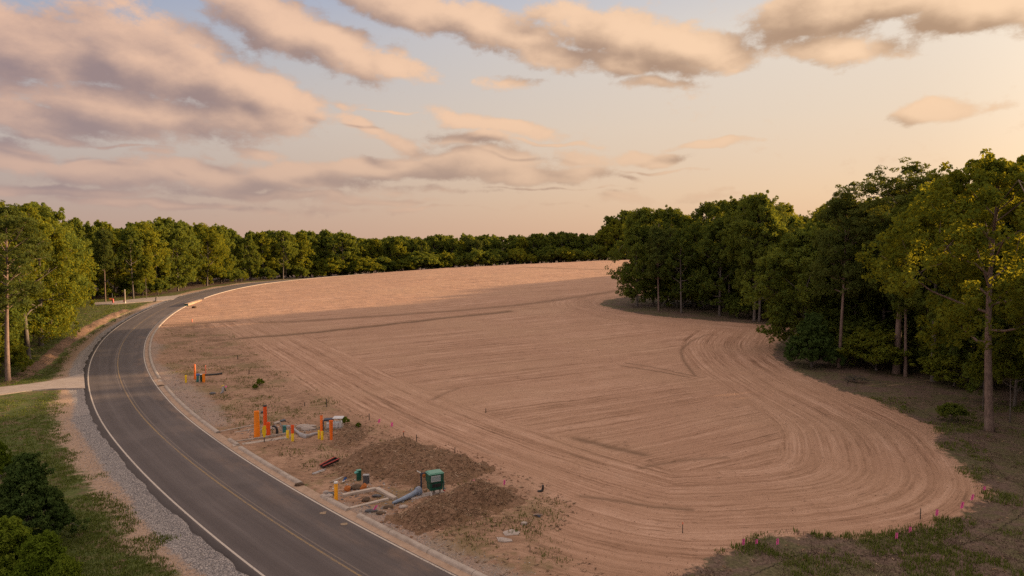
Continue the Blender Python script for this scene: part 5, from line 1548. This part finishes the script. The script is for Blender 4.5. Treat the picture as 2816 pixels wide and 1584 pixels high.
beam((1128, 1375), (1218, 1355), .5, .07, M_SLAB, 'flat concrete sill under the green cabinet', 'concrete_sill', 'slab')
hose([(1080, 1392, 0), (1110, 1381, .04), (1132, 1373, .08), (1146, 1368, .14), (1147, 1367.6, .14), (1155, 1365, .16)], .14, M_BLUEP, 'blue-grey pipe with a flared socket lying in front of the green cabinet', 'blue_pipe', rad=[.07, .12, .14, .15, .24, .25])
g, k, rz = fr(1132, 1366); o = MB().tube([(-3 * k, 0, 0), (-1 * k, 0, 8 * k), (0, 0, 16 * k), (1 * k, 0, 20 * k)], [.05, .045, .04, .03], 6).build('broken_stake', M_BOARD, loc=g, rz=rz); tag(o, 'splintered thin stake sticking up beside the flared blue-grey pipe', 'stake')

# square concrete form
fm = 'concrete beams of the square form'
beam((942, 1370), (1034, 1352), .24, .16, M_CONC, 'far side beam of the square concrete form', 'form_beam', 'beam', group=fm)
beam((1036, 1352), (1087, 1377), .26, .17, M_CONC, 'short end beam of the square concrete form toward the blue-grey pipe', 'form_beam', 'beam', group=fm)
beam((950, 1405), (1068, 1378), .20, .14, M_CONC, 'near side beam of the square concrete form', 'form_beam', 'beam', group=fm)
slab('sand_bed', [(915, 1392), (945, 1402), (1000, 1390), (1062, 1376)], [(905, 1378), (945, 1371), (990, 1362), (1030, 1355)], .035, concrete_mat('sandy_bed', (.30, .21, .155), (.44, .33, .255)), kind=None, step=.3, th=.3)
tag(bpy.data.objects['sand_bed'], 'flat sandy bed inside the square concrete form', 'sand bed')
riser(924.5, 1328.5, 1380.5, 9.6, M_GOLD, 'golden yellow pipe with a white cap beside the square concrete form', cap=M_WHITEP, caph=.07, r2=1.02, capr=1.18)
for px, py, r_, m_, sq, sd_, lb, nm in [(1006, 1382, .19, M_ROCK, (1.2, 1, .7), 21, 'dark mossy rock lying on the sandy bed', 'rock'), (1035, 1371, .2, M_DARKSTEEL, (1.2, .9, .55), 22, 'grey stone at the inner corner of the square concrete form', 'rock'),
                                     (955, 1354, .20, M_RUST, (.9, .8, 1), 23, 'rust-orange clod nearest the golden yellow pipe', 'clod'), (1000, 1351, .21, M_RUST, (1, .8, .95), 24, 'brighter rust-orange clod below the grey meter box', 'clod'),
                                     (978, 1350, .24, M_ROCK, (1.3, .9, .7), 25, 'brown clod between the two rust-orange clods', 'clod'), (903, 1372, .22, M_SLAB, (1.1, .9, .7), 26, 'larger grey rubble stone behind the golden yellow pipe', 'rubble'),
                                     (897, 1362, .17, M_SLAB, (1, .9, .8), 27, 'small pale rubble stone at the kerb end by the golden yellow pipe', 'rubble'), (912, 1366, .2, M_DARKSTEEL, (1.2, .9, .6), 28, 'dark rubble stone next to the golden yellow pipe', 'rubble'),
                                     (824, 1336, .20, M_ROCK, (1.2, .9, .7), 29, 'brown clod at the broken kerb end below the red trough', 'clod'), (1045, 1418, .20, M_ROCK, (1.5, .8, .5), 30, 'brown stone at the road end of the dark rubble line', 'rock'),
                                     (1020, 1412, .20, M_DARKSTEEL, (1.5, .8, .55), 31, 'greenish dark stone in the rubble line by the pink flag', 'rock'), (1068, 1402, .18, M_ROCK, (1.4, .8, .6), 32, 'brown stone below the tail of the blue-grey pipe', 'rock'), (1110, 1402, .16, M_SLAB, (1.3, .9, .6), 33, 'pale stone at the foot of the dark spoil heap', 'rock')]:
    g, k, rz = fr(px, py); o = MB().rock((0, 0, r_ * sq[2] * .55), r_, sq, sd_).build(nm, m_, loc=g, rz=rz); tag(o, lb, nm)
# small green pedestal and grey meter box
g, k, rz = fr(987, 1326); o = empty('green_pedestal', g, rz + .25); tag(o, 'small green pedestal with a pale teal flap behind the rust-orange clods', 'pedestal')
MB().box((0, 0, 14 * k), (11.5 * k, 9 * k, 28 * k), bev=.02, taper=1.12).build('body', M_GREEN, o); MB().box((-7 * k, -2 * k, 24 * k), (11 * k, 7 * k, 5 * k), ry=-.25, bev=.02).build('flap', M_CYAN, o); MB().box((0, 0, 28.6 * k), (13.4 * k, 10.4 * k, 1.4 * k), bev=.01).build('lid', M_GREENL, o)
g, k, rz = fr(1006, 1337); o = empty('meter_box', g, rz - .2); tag(o, 'grey metal meter box beside the small green pedestal', 'meter box')
MB().box((0, .1, 11.5 * k), (15 * k, 11 * k, 24 * k), bev=.02).build('body', M_DARKSTEEL, o); MB().box((0, .1, 24.5 * k), (17 * k, 12.4 * k, 2 * k), bev=.012).build('lid', M_GREYP, o); MB().tube([(8.8 * k, .1, 0), (8.8 * k, .1, 24 * k)], .9 * k, 8).build('conduit', M_GREYP, o)
g, k, rz = fr(949, 1328); o = empty('blue_scrap', g, rz); tag(o, 'scrap of blue and white sheeting on soil near the golden yellow pipe', 'scrap')
MB().add([(-7 * k, 0, 0), (-2 * k, .1, .5 * k), (7 * k, .1, 7 * k), (-1 * k, .05, 12 * k), (-6 * k, .12, 2 * k)], [(0, 1, 2, 3), (0, 3, 4)]).build('sheeting', M_BLUE, o); MB().box((-4 * k, 0, 1.2 * k), (8 * k, .2, .5 * k), ry=-.3).build('pale_edge', M_WHITEP, o)
beam((908, 1332), (946, 1316), .12, .06, M_BOARD, 'thin grey board beside the scrap of blue sheeting')
# red trough and boards
p, q2 = gp(884, 1292), gp(927, 1279); d = q2 - p; L_ = d.length
o = empty('red_trough', (p + q2) / 2, math.atan2(d.y, d.x)); tag(o, 'open dark trough with red edges lying on soil beside the broad spoil heap', 'trough')
prof = [(-.16, .16), (-.12, .02), (.12, .02), (.16, .16)]
mb = MB(); A_ = [(-L_ / 2, a, b + .04) for a, b in prof]; B_ = [(L_ / 2, a * 1.5, b * 1.5 + .16) for a, b in prof]
mb.add(A_ + B_, [(0, 1, 5, 4), (1, 2, 6, 5), (2, 3, 7, 6), (4, 5, 6, 7)]).build('channel', M_BLACK, o)
for sy in (-1, 1): MB().tube([(-L_ / 2, sy * .16, .2), (L_ / 2, sy * .24, .40)], .035, 8).build('red_edge', M_RED, o)
beam((860, 1309), (895, 1294.5), .14, .08, M_GREYP, 'grey plank on soil below the red trough')
beam((866, 1309), (893, 1299), .10, .07, M_BOARD, 'shorter brown plank under the grey plank by the red trough')
# flat pieces
def flat(px, py, w_, d_, mat, label, name, rz, cat, th=.05, rx=.05):
    g, k, r0 = fr(px, py); q = np.random.default_rng(int(px)); n = 6
    an = np.sort(np.linspace(0, 2 * PI, n, endpoint=False) + q.uniform(-.4, .4, n)); rr_ = q.uniform(.7, 1.15, n)
    T = [(w_ / 2 * r * math.cos(a), d_ / 2 * r * math.sin(a), th + .02 * q.uniform(-1, 1) * (th > .03)) for a, r in zip(an, rr_)]
    o = MB().add(T + [(x, y, -.02) for x, y, z in T], [tuple(range(n))] + [(n + i, n + (i + 1) % n, (i + 1) % n, i) for i in range(n)]).build(name, mat, loc=g, rz=r0 + rz); tag(o, label, cat); return o


flat(1402, 1474, .95, .95, M_SLAB, 'larger flat grey broken slab on the sandy ground near the gravel', 'broken_slab', .3, 'slab', .035)
flat(1385, 1492, .9, .5, M_SLAB, 'smaller flat grey broken slab just before the larger one', 'broken_slab', -.4, 'slab', .03)
flat(1442, 1448, .4, .3, M_SLAB, 'small pale stone beyond the two flat broken slabs', 'stone', .2, 'stone', .10)
g, k, rz = fr(1478, 1424); o = empty('debris_scrap', g, rz); tag(o, 'dark twisted scrap with a blue bit on the sandy ground', 'scrap')
MB().rock((0, 0, .04), .12, (1.6, .7, .5), 44).build('dark_lump', M_DARKSTEEL, o); MB().box((4 * k, -.15, 2 * k), (9 * k, .1, 2.4 * k), ry=.4, bev=.01).build('blue_bit', M_DARKBLUE, o); MB().tube([(-12 * k, 0, .04), (-2 * k, -.1, .12), (14 * k, .05, .03)], .03, 6).build('twig', M_BONE, o)
def on_road(px, py, w_, d_, label):
    p = ground_at(px, py); s_, t_ = road_st(p); q = np.random.default_rng(int(px)); n = 9; an = np.linspace(0, 2 * PI, n, endpoint=False); rr_ = q.uniform(.55, 1.15, n)
    h = zr(float(t_[0])) + .008; T = [(w_ / 2 * r * math.cos(a), d_ / 2 * r * math.sin(a), 0) for a, r in zip(an, rr_)]
    o = MB().add(T + [(x, y, -.012) for x, y, z in T], [tuple(range(n))] + [(n + i, n + (i + 1) % n, (i + 1) % n, i) for i in range(n)]).build('sediment_patch', M_TANPAPER, loc=(p[0], p[1], float(zt(*p)) + h), rz=-math.atan2(p[0], p[1])); tag(o, label, 'dried mud')


on_road(889, 1413, .42, .5, 'brightest tan mud patch on the asphalt opposite the square concrete form')
on_road(945, 1443, .45, .35, 'tan mud patch on the asphalt nearest the gutter gap')

# survey stakes and pink flags
def stake(px, ytop, ybase, label, tapecol=None, wpx=2.4):
    g, k, rz = fr(px, ybase); h = (ybase - ytop) * k; r = max(.03, wpx * k)
    mb = MB().box((0, 0, h / 2 - .08), (r, r * .6, h + .16), rx=.04, ry=.02 * random.uniform(-1, 1), taper=.8)
    if tapecol is None:
        o = mb.build('survey_stake', M_STAKE, loc=g, rz=rz); tag(o, label, 'stake', 'dark survey stakes')
    else:
        o = empty('survey_stake', g, rz); tag(o, label, 'stake', 'dark survey stakes'); mb.build('shaft', M_STAKE, o); MB().box((0, -.01, h * .9), (r * 1.5, r * 1.3, h * .16), bev=.004).build('ribbon', tapecol, o)
    return o


for a in [(654, 979, 990, 'dark survey stake far beyond the rusty orange post'), (685, 1020, 1030, 'dark survey stake beyond the green weed clumps'), (838, 1109, 1120, 'short dark survey stake in soil behind the pipe clusters'), (898.5, 1098, 1121, 'taller dark survey stake behind the wrapped pallet'),
          (1015.5, 1139, 1158, 'dark survey stake before the fainter of the two close pink flags'), (1145.5, 1197, 1217, 'dark survey stake at the top of the broad spoil heap, without ribbon'), (1251, 1232, 1257, 'dark survey stake on open ground past the broad spoil heap'),
          (1336, 1127, 1140, 'thin stub of stake standing alone among the tracks')]: stake(*a)
stake(1110, 1187, 1206, 'dark survey stake with a salmon ribbon at its top above the spoil heap', M_SALMON)
stake(1877, 1439, 1470, 'dark survey stake with a red ribbon standing in front of the pink flag line', M_SALMON)
stake(2530.6, 1402, 1433, 'tall dark survey stake among the pink flags near the grass edge', wpx=2.6)
stake(1345, 1321, 1341, 'faded salmon stake between two pink flags on the spoil heap edge', M_SALMON, 1.6)
g, k, rz = fr(1489, 1358); o = MB().tube([(-11 * k, 0, .03), (-5 * k, 0, .03), (0, 0, .05), (3 * k, 0, 5 * k), (4 * k, 0, 13 * k), (4 * k, 0, 19 * k)], [.06, .07, .075, .07, .065, .06], 10).build('bent_pipe', M_BLACK, smooth=True, loc=g, rz=rz); tag(o, 'black L-shaped pipe stub sticking out of bare soil', 'pipe')


def pin_flag(px, ytop, ybase, label, w_=4.6, lean=0.0):
    g, k, rz = fr(px, ybase + 6); h = (ybase - ytop) * k; z0 = 6 * k; ww = max(.09, 1.6 * w_ * k)
    o = empty('pin_flag', g, rz + .2); tag(o, label, 'flag', 'pink survey flags')
    MB().tube([(0, 0, -.05), (lean * .4, 0, z0 + h * .5), (lean * .8, 0, z0 + h)], .006, 5).build('wire', M_STAKE, o)
    T = [(-ww / 2, 0, z0), (ww * .45, .02, z0 + .02), (ww / 2 + lean, .03, z0 + h), (-ww * .35 + lean, -.01, z0 + h * 1.03)]; M2 = [(x, y + .008, z) for x, y, z in T]
    MB().add(T + M2, [(0, 1, 2, 3), (7, 6, 5, 4)] + [(i, 4 + i, 4 + (i + 1) % 4, (i + 1) % 4) for i in range(4)]).build('flag', M_PINK, o)


for a in [(1042, 1156, 1166, 'fainter leaning pink flag next to a dark stake at the head of the spoil heap', 4, .05), (1078, 1165, 1176.5, 'pink flag between two dark stakes above the broad spoil heap', 4),
          (1302, 1323, 1337.5, 'pink flag on the dark spoil heap nearest the green cabinet', 4.4), (1387, 1325, 1338.5, 'pink flag on the spoil heap edge facing the black pipe stub', 3.6), (1029, 1395, 1407, 'bent pink flag low beside the square concrete form', 5, .14),
          (2044, 1488, 1504.5, 'pink flag at the tip of the dark grass, first of three'), (2080.6, 1491, 1503.5, 'shortest pink flag in the middle of the three on the grass tip'), (2137.6, 1490, 1507, 'pink flag with a dark top, last of the three on the grass tip'),
          (2465, 1471, 1488.5, 'pink flag in a grass gap just ahead of the tall dark stake'), (2502, 1454, 1470, 'pink flag in grass closest below the tall dark stake'), (2576, 1405, 1422.5, 'pink flag on bare soil close beside the tall dark stake'),
          (2644, 1383, 1401.5, 'largest leaning pink flag on soil by a small grass tuft', 4.6, .05), (2672, 1365, 1381.5, 'slanting pink flag second from the wood end of the flag line', 4.2, .05), (2706.5, 1343, 1354.5, 'farthest small pink flag on the curving flag line under the wood', 3.8)]: pin_flag(*a)

# far side: storm inlet, hydrant-like posts, signs
p, q2 = gp(514, 843), gp(551, 828); d = q2 - p; L_ = d.length
o = empty('storm_inlet', (p + q2) / 2, math.atan2(d.y, d.x)); tag(o, 'pale concrete storm inlet with a dark mouth on the inside of the bend', 'inlet')
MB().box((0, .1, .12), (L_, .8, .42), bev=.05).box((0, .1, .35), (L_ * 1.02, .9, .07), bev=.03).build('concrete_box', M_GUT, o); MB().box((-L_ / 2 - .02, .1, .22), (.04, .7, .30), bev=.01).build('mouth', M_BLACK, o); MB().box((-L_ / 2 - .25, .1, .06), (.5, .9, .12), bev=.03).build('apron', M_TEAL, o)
g, k, rz = fr(534, 848); o = MB().rock((0, 0, .2), .42, (1, .8, .7), 51).build('rock', M_ROCK, loc=g, rz=rz); tag(o, 'dark boulder on soil just below the storm inlet', 'rock')
g, k, rz = fr(312, 834); o = empty('hydrant_marker', g, rz); tag(o, 'red leaning marker with an arm at the back of the far driveway', 'marker')
MB().tube([(0, 0, -.1), (-1.5 * k, 0, 12 * k), (-2 * k, 0, 14 * k)], [.14, .22, .16], 10).build('red_body', M_RED, o, True); MB().tube([(-1.5 * k, 0, 13 * k), (-9 * k, 0, 13.5 * k)], .1, 8).build('arm', M_ORANGE, o); MB().tube([(-2 * k, .05, 12 * k), (-2.5 * k, .05, 29 * k)], .09, 8).build('dark_post', M_STAKE, o)
g, k, rz = fr(344, 834); o = empty('marker_post', g, rz); tag(o, 'tall yellowish post with white and red bands at the far driveway', 'post')
MB().tube([(0, 0, -.1), (0, 0, 40 * k)], .12, 8).build('shaft', M_BOARD, o); MB().tube([(0, 0, 0), (0, 0, 6 * k)], .17, 8).build('white_band', M_WHITEP, o); MB().box((-3 * k, 0, 8 * k), (2.4 * k, .15, 5 * k), bev=.02).build('red_plate', M_RED, o)
g, k, rz = fr(428, 828); o = empty('mailbox_post', g, rz); tag(o, 'leaning dark post with a small box on top beside the far driveway mouth', 'post')
MB().tube([(0, 0, -.1), (1.2 * k, 0, 11 * k)], .14, 8).build('post', M_DARKSTEEL, o); MB().box((1.6 * k, 0, 12 * k), (5 * k, .35, 2.8 * k), bev=.03).build('box', M_BOARD, o)
riser(528, 878, 886.5, 2.4, M_SALMON, 'faded pink stake in the soil ridges inside the bend', 'survey_stake', 'stake')
# fallen branches on the verge
hose([(2112, 905), (2128, 899, .1), (2140, 893, .25), (2160, 891, .1)], .09, M_BONE, 'pale fallen branch at the corner of the wood', 'fallen_branch', 'branch', rad=[.05, .10, .09, .03])
g, k, rz = fr(2360, 1054); o = empty('brush_pile', g, rz); tag(o, 'dark heap of cut brush on the brown verge before the wood', 'brush pile')
mb = MB(); q_ = np.random.default_rng(77)
for i in range(34):
    a_, l_ = q_.uniform(0, 6.28), q_.uniform(.4, 1.3); c_ = q_.normal(0, (.7, .4, .0)); z_ = q_.uniform(.05, .5)
    mb.tube([(c_[0], c_[1], z_), (c_[0] + math.cos(a_) * l_ * .5, c_[1] + math.sin(a_) * l_ * .5, z_ + q_.uniform(-.1, .3)), (c_[0] + math.cos(a_) * l_, c_[1] + math.sin(a_) * l_, max(.02, z_ + q_.uniform(-.3, .2)))], [.03, .025, .01], 5)
mb.build('sticks', M_STAKE, o)
MB().rock((0, 0, .08), .6, (1.6, .8, .4), 78).build('leaf_core', M_ROCK, o)
